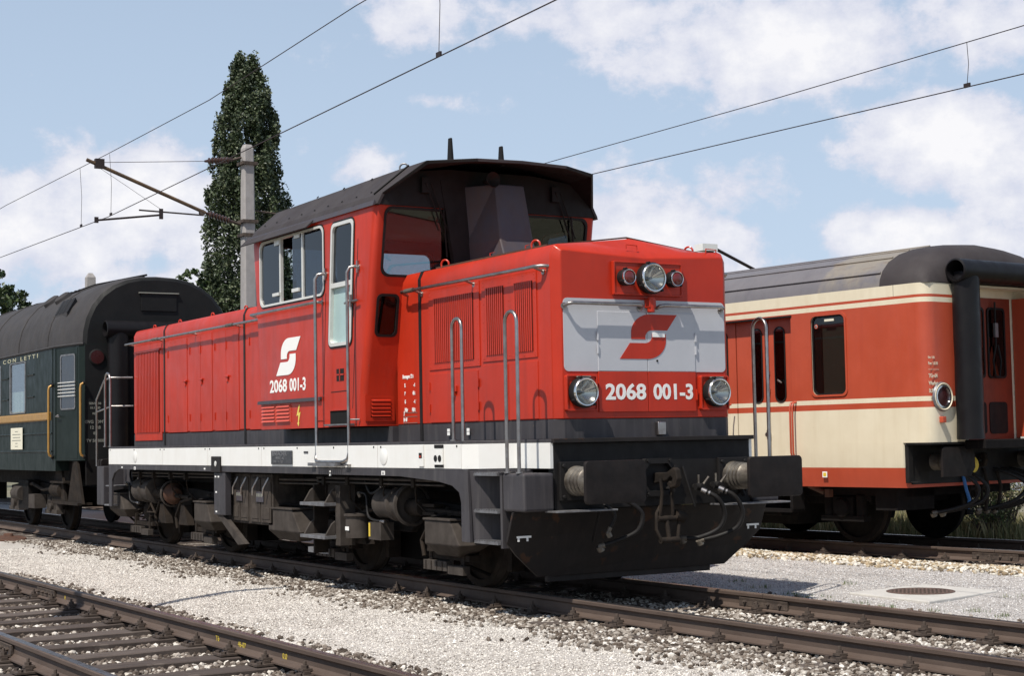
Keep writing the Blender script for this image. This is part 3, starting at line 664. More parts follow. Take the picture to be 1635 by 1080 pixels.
# draw gear
def coupling(x, s, par):
    o8 = [(-.20, .10), (-.20, -.10), (-.14, -.17), (.14, -.17), (.20, -.10), (.20, .10), (.14, .17), (-.14, .17)]
    mb = MB().m('black_shade'); ringframe(mb, [(a, 1.06 + b) for a, b in o8], [(a * .72, 1.06 + b * .72) for a, b in o8], 'x', x, x + s * .06)
    for a, b in o8: mb.lathe((x + s * .06, a * .87, 1.06 + b * .87), (s, 0, 0), [(0, .017), (.016, .017), (.017, 0)], 6)
    base = mb.obj('draw_gear', par)
    hook = [(0, .05), (.20, .055), (.30, .10), (.34, .08), (.36, 0), (.33, -.07), (.26, -.09), (.20, -.05), (.235, -.02), (.27, -.035), (.29, 0), (.26, .02), (.20, -.02), (0, -.05)]
    mb = MB().m('under'); mb.prism([(x + s * a, 1.05 + b) for a, b in hook], 'y', -.03, .03); mb.obj('draw_hook', base, bevel=.01)
    mb = MB().m('under')
    for y in (-.055, .055): mb.tube([(x + s * .15, y, 1.05), (x + s * .17, y, .92), (x + s * .15, y * 1.3, .70)], .016, 8)
    mb.cyl((x + s * .15, -.10, .69), (0, 1, 0), .028, .20, 12); mb.cyl((x + s * .15, 0, .69), (s * .2, 0, -1), .022, .22, 10)
    mb.cyl((x + s * .19, -.10, .50), (0, 1, 0), .028, .20, 12)
    mb.tube([(x + s * .19, -.09, .50), (x + s * .16, -.12, .60), (x + s * .14, -.10, .74), (x + s * .13, -.05, .80)], .017, 8)
    mb.tube([(x + s * .19, .09, .50), (x + s * .16, .13, .62), (x + s * .14, .14, .74)], .017, 8)
    mb.cyl((x + s * .15, .10, .72), (0, 1, -.3), .05, .10, 10)
    mb.obj('screw_coupling', base, smooth=45)
coupling(-.03, 1, loco); coupling(-12.38, -1, loco)
def hose(pts, par, r=.021, valve=True, name='brake_hose'):
    P = []
    pv = [Vector(p) for p in pts]
    for i in range(len(pv) - 1):
        p0, p1, p2, p3 = pv[max(0, i - 1)], pv[i], pv[i + 1], pv[min(len(pv) - 1, i + 2)]
        for k in range(6):
            t = k / 6; P.append(.5 * ((2 * p1) + (p2 - p0) * t + (2 * p0 - 5 * p1 + 4 * p2 - p3) * t * t + (3 * p1 - p0 - 3 * p2 + p3) * t ** 3))
    P.append(pv[-1])
    mb = MB().m('black'); mb.tube(P, r, 10); h = mb.obj(name, par, smooth=60)
    mb = MB().m('steel'); d = (P[1] - P[0]).normalized(); mb.cyl(P[0] - d * .01, d, r * 1.35, .05, 10); mb.cyl(P[0] + d * .06, d, r * 1.2, .015, 10)
    d = (P[-1] - P[-2]).normalized(); mb.m('grease'); mb.cyl(P[-1] - d * .02, d, r * 1.25, .06, 10); mb.cyl(P[-1] + d * .03, (0, .5, -1), r * 1.6, .045, 10)
    if valve:
        p = P[0]; mb.m('black_shade'); mb.cyl(p + Vector((-.11, 0, .03)), (1, 0, 0), .03, .12, 10); mb.cyl(p + Vector((-.05, -.04, .03)), (0, 1, 0), .034, .08, 10)
        mb.m('grease'); mb.tube([p + Vector((-.05, .04, .04)), p + Vector((-.03, .10, .12))], .012, 6); mb.tube([p + Vector((-.05, 0, .05)), p + Vector((-.05, 0, .14))], .010, 6)
    mb.obj('hose_fitting', h, smooth=45); return h
hose([(.11, .42, .93), (.20, .52, .86), (.20, .60, .72), (.16, .56, .58), (.05, .42, .50), (-.05, .33, .49)], loco)
hose([(.11, .62, .94), (.20, .72, .87), (.21, .80, .72), (.17, .76, .58), (.06, .62, .50), (-.04, .52, .47)], loco)
hose([(.08, -.50, .90), (.15, -.40, .84), (.17, -.30, .74), (.14, -.33, .60), (.04, -.45, .52), (-.05, -.58, .47)], loco)
hose([(.06, -.70, .88), (.10, -.62, .82), (.12, -.56, .74), (.09, -.60, .62)], loco, r=.016)
mb = MB().m('black_shade')
mb.tube([(-.02, .30, 1.15), (.02, .34, .95), (.02, .40, .78)], .013, 6); mb.tube([(-.02, -.62, .80), (-.10, -.62, .62), (-.18, -.60, .50)], .012, 6); mb.tube([(-.02, .95, 1.0), (.05, .95, .86)], .02, 8)
mb.obj('pipework', loco, smooth=50)

# --- cab
def cab_ring(z, g=0.0, r=.07):
    pts = [(1.59, -6.05, -3.27), (1.98, -6.055, -3.255), (2.20, -6.06, -3.20), (3.98, -6.26, -2.875)]
    for (a, xa, xb), (b, xc, xd) in zip(pts[:-1], pts[1:]):
        if a <= z <= b + 1e-6:
            t = (z - a) / (b - a); x0 = xa + (xc - xa) * t; x1 = xb + (xd - xb) * t; break
    yw = 1.362 - max(0, (z - 3.855)) * .62
    P = rrect(x0 + g, x1 - g, -yw + g, yw - g, max(.02, r - g), 4)
    return [(x, y, z) for x, y in P]
mb = MB().m('red')
zs = [1.59, 1.98, 2.20, 3.855, 3.98]
outer = [cab_ring(z) for z in zs]; inner = [cab_ring(z, .05) for z in zs]
mb.loft(outer, caps=False); n = len(outer[0])
v0 = len(mb.v); mb.m('inside'); mb.loft([r[::-1] for r in inner], caps=False); mb.m('red')
def annulus(ra, rb, flip):
    fs = []
    for i in range(n):
        j = (i + 1) % n; f = (i, j, n + j, n + i); fs.append(f[::-1] if flip else f)
    mb.add(ra + rb, fs)
annulus(outer[0], inner[0], True); annulus(outer[-1], inner[-1], False)
import bmesh
shell = mb.obj('cab_body', loco)
bm = bmesh.new(); bm.from_mesh(shell.data); bmesh.ops.remove_doubles(bm, verts=bm.verts, dist=1e-5); bmesh.ops.recalc_face_normals(bm, faces=bm.faces); bm.to_mesh(shell.data); bm.free()
cut = []
def cutter(poly, axis, a, b, xf=None):
    c = MB().m('red'); c.prism(poly, axis, a, b)
    if xf: c.v = [xf(v) for v in c.v]
    cut.append(c.obj('cutter'))
SW = rrect(-5.985, -4.165, 3.03, 3.805, .10)
DWo = rrect(-4.01, -3.45, 2.455, 3.78, .07)
def dshear(v, k=.08): return (v[0] + (v[2] - 3.1) * k, v[1], v[2])
cutter(SW, 'y', -1.6, -1.1); cutter(SW, 'y', 1.1, 1.6)
cutter(DWo, 'y', -1.6, -1.1, dshear); cutter(DWo, 'y', 1.1, 1.6, dshear)
FW = rrect(.235, 1.255, 3.13, 3.85, .09); FW2 = [(-a, b) for a, b in FW][::-1]
SMW = rrect(1.015, 1.275, 2.51, 2.955, .06); SMW2 = [(-a, b) for a, b in SMW][::-1]
for q in (FW, FW2, SMW, SMW2): cutter(q, 'x', -3.5, -2.6)
RW = rrect(.23, 1.08, 3.13, 3.815, .09); RW2 = [(-a, b) for a, b in RW][::-1]
for q in (RW, RW2): cutter(q, 'x', -6.6, -5.9)
boolean_holes(shell, cut)
shell.data.polygons.foreach_set('use_smooth', [True] * len(shell.data.polygons)); shell.data.set_sharp_from_angle(angle=math.radians(28))
def fx(z): return -3.20 + (z - 2.20) * (.325 / 1.78)          # front face of the cab at height z
def rx(z): return -6.06 - (z - 2.20) * (.20 / 1.78)
# seals, frames and panes
def face_ring(poly, inset, axis_fn, mt, name, t0, t1):
    """ring frame mapped through axis_fn(u, v, t)"""
    cx = sum(p[0] for p in poly) / len(poly); cz = sum(p[1] for p in poly) / len(poly)
    w = (max(p[0] for p in poly) - min(p[0] for p in poly)) / 2; h = (max(p[1] for p in poly) - min(p[1] for p in poly)) / 2
    inn = [(cx + (p[0] - cx) * (w - inset) / w, cz + (p[1] - cz) * (h - inset) / h) for p in poly]
    mb = MB().m(mt); n = len(poly)
    v = [axis_fn(*p, t0) for p in poly] + [axis_fn(*p, t0) for p in inn] + [axis_fn(*p, t1) for p in poly] + [axis_fn(*p, t1) for p in inn]
    F = []
    for i in range(n):
        j = (i + 1) % n; F += [(i, j, n + j, n + i), (2 * n + i, 3 * n + i, 3 * n + j, 2 * n + j), (i, 2 * n + i, 2 * n + j, j), (n + i, n + j, 3 * n + j, 3 * n + i)]
    mb.add(v, F); o = mb.obj(name, loco); bmf(o); return o
def bmf(o):
    bm = bmesh.new(); bm.from_mesh(o.data); bmesh.ops.recalc_face_normals(bm, faces=bm.faces); bm.to_mesh(o.data); bm.free()
def pane(poly, fn, mt, name, par, t):
    mb = MB().m(mt); mb.add([fn(*p, t) for p in poly] + [fn(*p, t + .004) for p in poly], [tuple(range(len(poly))), tuple(range(len(poly), 2 * len(poly)))[::-1]]); return mb.obj(name, par)
for s in (-1, 1):
    f = lambda u, v, t, s=s: (u, s * (1.362 + t), v)
    fd = lambda u, v, t, s=s: (u + (v - 3.1) * .08, s * (1.362 + t), v)
    w = face_ring([(a, b) for a, b in rrect(-6.0, -4.15, 3.015, 3.82, .11)], .018, f, 'black', 'window_seal', -.02, .006)
    fr_ = face_ring(SW, .024, f, 'alu', 'window_frame', -.03, .012)
    for x in (-5.375, -4.745):
        mb = MB().m('alu'); mb.box(x - .019, x + .019, s * 1.335, s * 1.370, 3.05, 3.79); mb.obj('window_bar', fr_)
    mb = MB().m('alu'); mb.box(-5.55, -5.36, s * 1.37, s * 1.395, 3.13, 3.165); mb.box(-4.99, -4.80, s * 1.37, s * 1.395, 3.13, 3.17); mb.box(-5.52, -5.38, s * 1.365, s * 1.38, 3.72, 3.79); mb.box(-4.95, -4.80, s * 1.365, s * 1.38, 3.74, 3.79); mb.obj('window_catch', fr_)
    for a, b, t in ((-5.95, -5.40, -.012), (-4.72, -4.20, -.012), (-5.02, -4.78, .0)):
        pane(rrect(a, b, 3.045, 3.79, .03), f, 'glass_side', 'window_pane', fr_, t)
    face_ring(rrect(-4.03, -3.43, 2.435, 3.80, .09), .02, fd, 'black', 'window_seal', -.02, .008)
    df = face_ring(DWo, .036, fd, 'alu', 'window_frame', -.03, .014)
    mb = MB().m('alu'); mb.v = []; mb.box(-3.98, -3.48, s * 1.335, s * 1.374, 3.085, 3.135); mb.obj('window_bar', df)
    pane(rrect(-3.98, -3.48, 3.10, 3.76, .04), fd, 'glass_side', 'window_pane', df, -.015)
    pane(rrect(-3.98, -3.48, 2.48, 3.10, .04), fd, 'pale_pane', 'pale_lower_pane', df, -.03)
    # door leaf outline: thin groove strips
    mb = MB().m('black_shade')
    for (xa, za), (xb, zb) in (((-4.07, 3.86), (-3.38, 3.90)), ((-3.32, 3.55), (-3.50, 1.78)), ((-4.14, 3.05), (-4.22, 1.95)), ((-4.03, 1.96), (-3.60, 1.965))):
        if abs(za - zb) > .3: mb.add([(xa, s * 1.3635, za), (xa + .012, s * 1.3635, za), (xb + .012, s * 1.3635, zb), (xb, s * 1.3635, zb)], [(0, 1, 2, 3)])
        else: mb.add([(xa, s * 1.3635, za), (xb, s * 1.3635, zb), (xb, s * 1.3635, zb + .010), (xa, s * 1.3635, za + .010)], [(0, 1, 2, 3)])
    mb.obj('door_gap', loco)
    mb = MB().m('black_shade'); mb.box(-3.88, -3.70, s * 1.362, s * 1.366, 2.08, 2.21); mb.m('red'); mb.box(-3.885, -3.695, s * 1.3665, s * 1.372, 2.140, 2.155); mb.box(-3.80, -3.785, s * 1.3665, s * 1.372, 2.08, 2.21); mb.obj('door_latch', loco)
    mb = MB().m('steel'); mb.cyl((-3.42, s * 1.36, 2.90), (0, s, 0), .02, .05, 8); mb.tube([(-3.56, s * 1.41, 2.89), (-3.42, s * 1.41, 2.90), (-3.26, s * 1.40, 2.90)], .012, 6); mb.cyl((-3.42, s * 1.41, 2.84), (0, 0, 1), .014, .13, 6); mb.obj('door_handle', loco, smooth=40)
    # step notch below the door
    mb = MB().m('inside'); mb.box(-4.05, -3.57, s * 1.363, s * 1.366, 1.62, 1.765); mb.m('red'); mb.box(-4.05, -3.57, s * 1.365, s * 1.378, 1.765, 1.785); mb.obj('door_step_recess', loco)
    mb = MB().m('tread'); mb.box(-4.10, -3.44, s * 1.37, s * 1.42, 1.605, 1.622); mb.obj('door_sill_step', loco)
    # looped ladder rails
    mb = MB().m('steel')
    mb.tube([(-4.12, s * 1.365, 3.25), (-4.13, s * 1.40, 3.26), (-4.155, s * 1.45, 3.25), (-4.17, s * 1.475, 3.20), (-4.17, s * 1.475, 3.10), (-4.17, s * 1.475, 1.32), (-4.16, s * 1.49, 1.25), (-4.10, s * 1.51, 1.225), (-3.95, s * 1.51, 1.222), (-3.50, s * 1.51, 1.222), (-3.43, s * 1.51, 1.225), (-3.37, s * 1.49, 1.25), (-3.36, s * 1.475, 1.32), (-3.36, s * 1.475, 3.10), (-3.36, s * 1.475, 3.20), (-3.345, s * 1.45, 3.25), (-3.32, s * 1.40, 3.26), (-3.31, s * 1.365, 3.25)], .018, 8)
    for x in (-4.12, -3.31): mb.lathe((x, s * 1.362, 3.25), (0, s, 0), [(0, .035), (.012, .035), (.013, 0)], 8); mb.box(x - .012, x + .012, s * 1.365, s * 1.385, 3.19, 3.32)
    for x in (-4.17, -3.36): mb.tube([(x, s * 1.475, 1.66), (x + (-.04 if x < -4 else .04), s * 1.37, 1.66)], .010, 6)
    for x in (-4.20, -3.33): mb.box(x - .05, x + .05, s * 1.49, s * 1.53, 1.185, 1.20)
    mb.obj('cab_ladder_rail', loco, smooth=50)
    mb = MB().m('tread')
    for i in range(12): mb.box(-4.06 + i * .05, -4.04 + i * .05, s * 1.495, s * 1.61, 1.185, 1.21)
    mb.box(-4.10, -3.42, s * 1.60, s * 1.615, 1.18, 1.215); mb.box(-4.10, -3.42, s * 1.492, s * 1.50, 1.18, 1.215); mb.obj('cab_step', loco)
    mb = MB().m('steel'); mb.tube([(-6.10, s * 1.37, 2.93), (-6.10, s * 1.44, 2.955), (-4.24, s * 1.44, 2.955), (-4.22, s * 1.37, 2.955)], .017, 8); mb.lathe((-4.22, s * 1.363, 2.955), (0, s, 0), [(0, .03), (.01, .03), (.011, 0)], 8); mb.obj('window_handrail', loco, smooth=50)
    # rain strip, louvres, warning bolt
    mb = MB().m('duct'); mb.box(-6.03, -4.26, s * 1.36, s * 1.385, 1.90, 1.925); mb.box(-6.03, -4.26, s * 1.386, s * 1.395, 1.885, 1.92); mb.obj('rain_strip', loco)
    for x0, x1 in ((-5.96, -5.55), (-5.52, -5.12)):
        mb = MB().m('red_light'); mb.box(x0, x1, s * 1.363, s * 1.367, 1.665, 1.878)
        for i in range(5):
            z = 1.675 + i * .041
            mb.add([(x0 + .015, s * 1.367, z + .03), (x1 - .015, s * 1.367, z + .03), (x1 - .015, s * 1.388, z), (x0 + .015, s * 1.388, z), (x0 + .015, s * 1.367, z), (x1 - .015, s * 1.367, z)], [(0, 1, 2, 3), (3, 2, 5, 4), (0, 3, 4), (1, 5, 2)])
        o = mb.obj('louvre_panel', loco); bmf(o)
    mb = MB().m('bolt_yellow')
    z = [(.045, .23), (.0, .11), (.035, .12), (.012, .03), (.04, .05), (.012, 0.0 - .01), (.0, .05), (-.012, .04), (.006, .095), (-.035, .082)]
    zz = [(-4.905 + a * 1.7, 1.625 + b) for a, b in [(.01, .23), (-.028, .105), (.002, .115), (-.006, .03), (-.018, .028), (.004, -.012), (.016, .036), (.006, .034), (.036, .150), (.004, .138), (.03, .23)]]
    mb.prism(zz, 'y', s * 1.363, s * 1.366); mb.obj('warning_bolt', loco)
# emblem and number on the near cab side
logo('emblem', loco, lambda u, v, t: (-5.52 + u, -1.364 - t, 2.205 + v), .70, .42, 'decal')
logo('emblem', loco, lambda u, v, t: (-4.82 - u, 1.364 + t, 2.205 + v), .70, .42, 'decal')
text('2068', 'running_number', loco, (-5.72, -1.3645, 2.02), .198, 'decal', sx=1.27, bold=.005)
text('001-3', 'running_number', loco, (-5.145, -1.3645, 2.02), .198, 'decal', sx=1.0, bold=.005)
# front and rear windows
f1 = lambda u, v, t: (fx(v) + t, u, v); f2 = lambda u, v, t: (rx(v) - t, u, v)
for q in (FW, FW2, SMW, SMW2):
    sl = face_ring(q, .025, f1, 'black', 'window_seal', -.03, .010); pane(q, f1, 'glass' if q in (FW, FW2) else 'glass_dark', 'window_pane', sl, -.012)
for q in (RW, RW2):
    sl = face_ring(q, .025, f2, 'black', 'window_seal', -.03, .010); pane(q, f2, 'glass', 'window_pane', sl, -.012)
# front louvre beside the hood
for s in (-1, 1):
    mb = MB().m('red'); ringframe(mb, rrect(*sorted((s * 1.33, s * .99)), 1.64, 1.92, .005, 1), rrect(*sorted((s * 1.27, s * 1.03)), 1.68, 1.885, .004, 1), 'x', -3.27, -3.258)
    mb.m('black_shade'); mb.box(-3.268, -3.266, *sorted((s * 1.03, s * 1.27)), 1.68, 1.885); mb.m('red')
    for i in range(5):
        z = 1.69 + i * .04
        y0, y1 = sorted((s * 1.04, s * 1.26)); mb.add([(-3.266, y0, z + .022), (-3.266, y1, z + .022), (-3.245, y1, z), (-3.245, y0, z), (-3.266, y0, z - .002), (-3.266, y1, z - .002)], [(0, 3, 2, 1), (3, 4, 5, 2)])
    mb.obj('louvre_panel', loco)
# wipers on the front windows
for s, y in ((-1, -.80), (1, .80)):
    mb = MB().m('black_shade'); mb.box(fx(4.05), fx(4.05) + .05, y - .06, y + .04, 4.0, 4.16)
    mb.tube([(fx(4.1) + .05, y - .02, 4.10), (fx(3.6) + .04, y + .22, 3.62)], .008, 6); mb.tube([(fx(4.1) + .05, y + .04, 4.10), (fx(3.6) + .05, y + .28, 3.62)], .008, 6)
    mb.tube([(fx(3.85) + .025, y + .22, 3.85), (fx(3.40) + .025, y + .30, 3.35)], .011, 6); mb.obj('wiper', loco)
# cab roof with the forward visor
def roof_loop(x_e, x_s, x_t, dz=0.0, g=0.0):
    return [(x_e, -1.365 - g, 3.862 - dz), (x_e + .004, -1.305 - g, 3.975 - dz), (x_s, -1.016, 4.262 - dz), (x_t, -.543, 4.285 - dz), (x_t, 0, 4.30 - dz), (x_t, .543, 4.285 - dz), (x_s, 1.016, 4.262 - dz), (x_e + .004, 1.305 + g, 3.975 - dz), (x_e, 1.365 + g, 3.862 - dz)]
top_r = [(-6.33, -1.365, 3.862), (-6.31, -1.305, 3.975), (-6.30, -1.016, 4.23), (-6.30, -.543, 4.36), (-6.30, 0, 4.40), (-6.30, .543, 4.36), (-6.30, 1.016, 4.23), (-6.31, 1.305, 3.975), (-6.33, 1.365, 3.862)]
mid = [(-3.05, -1.365, 3.862), (-3.05, -1.305, 3.975), (-3.0, -1.016, 4.262), (-2.9, -.543, 4.375), (-2.9, 0, 4.41), (-2.9, .543, 4.375), (-3.0, 1.016, 4.262), (-3.05, 1.305, 3.975), (-3.05, 1.365, 3.862)]
fl = roof_loop(-2.86, -2.42, -2.21)
def lower(L, d=.035): return [(x, y * (1 - d / 1.4), z - d * (1.0 if abs(y) < 1.1 else .4)) for x, y, z in L]
mb = MB().m('roof'); A = [top_r, mid, fl]; inner_faces = []; B = [lower(q) for q in A]; n = 9
vs = [p for r in A for p in r] + [p for r in B for p in r]; F = []
for k in range(2):
    for i in range(8):
        F.append((k * n + i, (k + 1) * n + i, (k + 1) * n + i + 1, k * n + i + 1)); o3 = 3 * n
        F.append((o3 + k * n + i, o3 + k * n + i + 1, o3 + (k + 1) * n + i + 1, o3 + (k + 1) * n + i))
for i in range(8):
    F.append((i, i + 1, 3 * n + i + 1, 3 * n + i)); F.append((2 * n + i, 5 * n + i, 5 * n + i + 1, 2 * n + i + 1))
for k in range(2):
    F.append((k * n, 3 * n + k * n, 3 * n + (k + 1) * n, (k + 1) * n)); F.append((k * n + 8, (k + 1) * n + 8, 3 * n + (k + 1) * n + 8, 3 * n + k * n + 8))
mb.add(vs, F); ro = mb.obj('cab_roof', loco, bevel=.006); bmf(ro)
ro.data.materials.append(M['black_shade'])
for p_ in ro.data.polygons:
    if p_.normal.z < -.15: p_.material_index = 1  # downward faces get a darker tone, painting the visor's shade
# front bulkhead above the windows: from the cab face forward under the visor
mb = MB().m('black_shade'); mb.prism([(-1.345, 3.858), (1.345, 3.858), (1.28, 3.96), (1.0, 4.215), (.52, 4.27), (-.52, 4.27), (-1.0, 4.215), (-1.28, 3.96)], 'x', -2.90, -2.868); mb.obj('front_bulkhead', loco)  # near-black tone here paints the shade under the visor
mb = MB().m('roof'); mb.prism([(-1.30, 3.93), (1.30, 3.93), (1.0, 4.19), (.52, 4.31), (-.52, 4.31), (-1.0, 4.19)], 'x', -6.28, -6.25); mb.obj('rear_bulkhead', loco)
mb = MB().m('ceil'); mb.box(-6.2, -2.95, -1.28, 1.28, 3.955, 3.975); mb.obj('cab_ceiling', loco)
mb = MB().m('inside'); mb.box(-6.0, -3.3, -1.3, 1.3, 1.60, 1.64); mb.box(-4.9, -4.2, -.45, .5, 1.64, 2.9); mb.box(-3.7, -3.35, -.9, .9, 1.64, 3.0); mb.box(-5.98, -5.7, -.9, .9, 1.64, 3.0); mb.obj('control_desk', loco, bevel=.02)
for x, y in ((-4.3, -.9), (-5.2, .85)):
    mb = MB().m('seat'); mb.box(x - .22, x + .22, y - .22, y + .22, 2.45, 2.55); mb.box(x - .24, x - .17, y - .2, y + .2, 2.56, 3.15); mb.m('black_shade'); mb.cyl((x, y, 1.64), (0, 0, 1), .05, .8, 8); mb.obj('driver_seat', loco, bevel=.03)
for s in (-1, 1):    # gutter strip and window awning
    mb = MB().m('duct'); mb.prism([(s * 1.362, 3.858), (s * 1.392, 3.848), (s * 1.375, 3.90), (s * 1.362, 3.905)], 'x', -6.36, -2.90); mb.obj('roof_gutter', loco)
    mb = MB().m('roof'); mb.prism([(s * 1.375, 3.868), (s * 1.47, 3.790), (s * 1.475, 3.80), (s * 1.385, 3.885)], 'x', -6.34, -4.40); mb.obj('window_awning', loco)
    mb = MB().m('black'); mb.tube([(-3.04, s * 1.31, 3.985), (-2.80, s * 1.018, 4.272)], .010, 6)
    mb.obj('roof_joint', loco)
    mb = MB().m('black_shade')
    for x in (-3.6, -4.3, -5.0, -5.7): mb.lathe((x, s * 1.05, 4.238), (0, s * .7, .7), [(0, .018), (.008, .014), (.009, 0)], 6)
    for i in range(9): mb.lathe((-3.2 - i * .36, s * 1.255, 4.028), (0, s * .7, .7), [(0, .012), (.007, .010), (.008, 0)], 6)
    mb.obj('rivet', loco)
eye(-2.95, -1.0, 4.235, .9, mt='tread'); eye(-2.95, 1.0, 4.235, .9, mt='black_shade')
# exhaust casing rising from the hood through the visor
mb = MB().m('duct')
ra = [(-2.30, -.16, 3.20), (-2.30, .27, 3.20), (-2.88, .27, 3.20), (-2.88, -.27, 3.20)]
rb = [(-2.44, -.15, 3.50), (-2.44, .25, 3.50), (-2.90, .27, 3.50), (-2.90, -.30, 3.50)]
rc = [(-2.56, -.13, 4.10), (-2.56, .22, 4.10), (-2.91, .25, 4.10), (-2.91, -.36, 4.10)]
mb.loft([ra, rb, rc]); o = mb.obj('exhaust_casing', loco, bevel=.012); bmf(o)
mb = MB().m('black_shade'); mb.prism([(-.45, 3.2), (.35, 3.2), (.35, 4.15), (-.62, 4.15)], 'x', -2.93, -2.86); mb.obj('exhaust_back_plate', loco)
mb = MB().m('black_shade'); mb.lathe((-2.72, -.17, 4.14), (1, 0, 0), [(0, .02), (.10, .025), (.16, .05), (.19, .085), (.195, .08), (.15, .03), (.14, 0)], 20); mb.obj('horn', loco, smooth=50)
for x, y, h in ((-2.85, -.50, .22), (-2.85, .12, .18)):
    zt = 4.385
    mb = MB().m('black_shade'); mb.loft([[(x + dx * .045, y + dy * .02, zt - .04) for dx, dy in ((-1, -1), (1, -1), (1, 1), (-1, 1))], [(x + dx * .028, y + dy * .013, zt + h) for dx, dy in ((-1, -1), (1, -1), (1, 1), (-1, 1))]])
    o = mb.obj('roof_antenna', loco, bevel=.008); bmf(o)
mb = MB().m('black_shade'); mb.lathe((-3.2, -.1, 4.38), (0, 0, 1), [(0, .17), (.04, .16), (.06, .10), (.065, 0)], 20); mb.obj('roof_vent', loco, smooth=50)

# --- running gear: two bogies built alike, sand boxes, batteries, steps
def wheelset(x, par, r=.475, ys=.7525, mts=('under', 'box')):
    w = None
    for s in (-1, 1):
        mb = MB().m(mts[0]); c = (x, s * (ys - .035), r)
        mb.lathe(c, (0, s, 0), [(-.02, 0.02), (-.02, r + .02), (.0, r + .028), (.02, r + .003), (.10, r - .004), (.105, r - .02), (.105, r - .07), (.07, r - .075), (.06, .20), (.10, .13), (.13, .12), (.13, 0)], 36)
        w = mb.obj('wheel', par, smooth=35)
        mb = MB().m(mts[1]); mb.lathe((x, s * (ys - .035), r), (0, s, 0), [(.022, r + .0035), (.099, r - .003)], 36); mb.obj('tyre', w, smooth=60)
    mb = MB().m('dark'); mb.cyl((x, -ys, r), (0, 1, 0), .08, 2 * ys, 14); mb.obj('axle', par, smooth=40)
def bogie(xc, wb, name='bogie'):
    mb = MB().m('dark')
    mb.box(xc - wb / 2 - .45, xc + wb / 2 + .45, -.55, .55, .16, .90)
    for s in (-1, 1):
        prof = [(xc - wb / 2 - .55, .62), (xc - wb / 2 - .3, .66), (xc - .5, .66), (xc - .3, .50), (xc + .3, .50), (xc + .5, .66), (xc + wb / 2 + .3, .66), (xc + wb / 2 + .55, .62), (xc + wb / 2 + .5, .78), (xc + .6, .84), (xc - .6, .84), (xc - wb / 2 - .5, .78)]
        mb.prism(prof, 'y', s * .98, s * 1.06)
    bf = mb.obj('bogie_frame', loco, bevel=.01)
    for x in (xc - wb / 2, xc + wb / 2):
        wheelset(x, loco)
        for s in (-1, 1):
            m2 = MB().m('under'); m2.lathe((x, s * .90, .475), (0, s, 0), [(0, .15), (.14, .15), (.20, .13), (.22, .10), (.225, 0)], 20); m2.box(x - .19, x + .19, s * .93, s * 1.04, .33, .60)
            for dx in (-.27, .27):
                P = [(x + dx + .055 * math.cos(t * 2 * PI / 10), s * 1.10 + .055 * math.sin(t * 2 * PI / 10), .36 + .0075 * t) for t in range(41)]
                m2.tube(P, .013, 5)
            m2.box(x - .38, x + .38, s * 1.02, s * 1.15, .28, .335)
            m2.obj('axle_box', bf, smooth=35)
            m2 = MB().m('box'); m2.box(x - .45, x + .02, s * 1.13, s * 1.20, .17, .265); m2.box(x + .06, x + .36, s * 1.13, s * 1.21, .15, .235)
            m2.m('under'); m2.box(x - .40, x - .34, s * 1.10, s * 1.16, .27, .45); m2.box(x + .24, x + .30, s * 1.10, s * 1.16, .24, .45)
            for i in range(4): m2.box(x - .40 + i * .11, x - .385 + i * .11, s * 1.20, s * 1.206, .175, .26)
            m2.obj('wheel_guard', bf, bevel=.006)
            m2 = MB().m('under'); m2.prism([(x + .52, .18), (x + .60, .18), (x + .62, .62), (x + .54, .62)], 'y', s * .68, s * .82); m2.prism([(x - .52, .18), (x - .60, .18), (x - .62, .62), (x - .54, .62)], 'y', s * .68, s * .82); m2.obj('brake_shoe', bf)
    return bf
bogie(-3.10, 2.55); bogie(-9.70, 2.55)
def sandbox(x0, x1, z0, z1, s, rot=0):
    mb = MB().m('box')
    w = x1 - x0
    lo = [(x0, s * 1.05, z0 - .12), (x0 + w * .62, s * 1.05, z0 - .12), (x0 + w * .62, s * 1.20, z0 - .12), (x0, s * 1.20, z0 - .12)]
    mdr = [(x0, s * 1.0, z0), (x1, s * 1.0, z0), (x1, s * 1.34, z0), (x0, s * 1.34, z0)]
    hi = [(x0, s * 1.0, z1), (x1 - w * .25, s * 1.0, z1), (x1 - w * .25, s * 1.34, z1), (x0, s * 1.34, z1)]
    mb.loft([lo, mdr, hi]); b = mb.obj('sand_box', loco, bevel=.012); bmf(b)
    mb = MB().m('box'); mb.box(x0 - .012, x1 - w * .22, s * .99, s * 1.352, z1 + .002, z1 + .022); mb.m('dark'); mb.tube([(x0 + .08, s * 1.30, z1 + .03), (x0 + .2, s * 1.2, z1 + .055), (x0 + w * .55, s * 1.08, z1 + .03)], .018, 6); mb.obj('box_lid', b, bevel=.004)
    mb = MB().m('dark'); mb.tube([(x0 + w * .3, s * 1.12, z0 - .1), (x0 + w * .35, s * 1.0, z0 - .22), (x0 + w * .5, s * .80, .12)], .018, 6); mb.obj('sand_pipe', b, smooth=50)
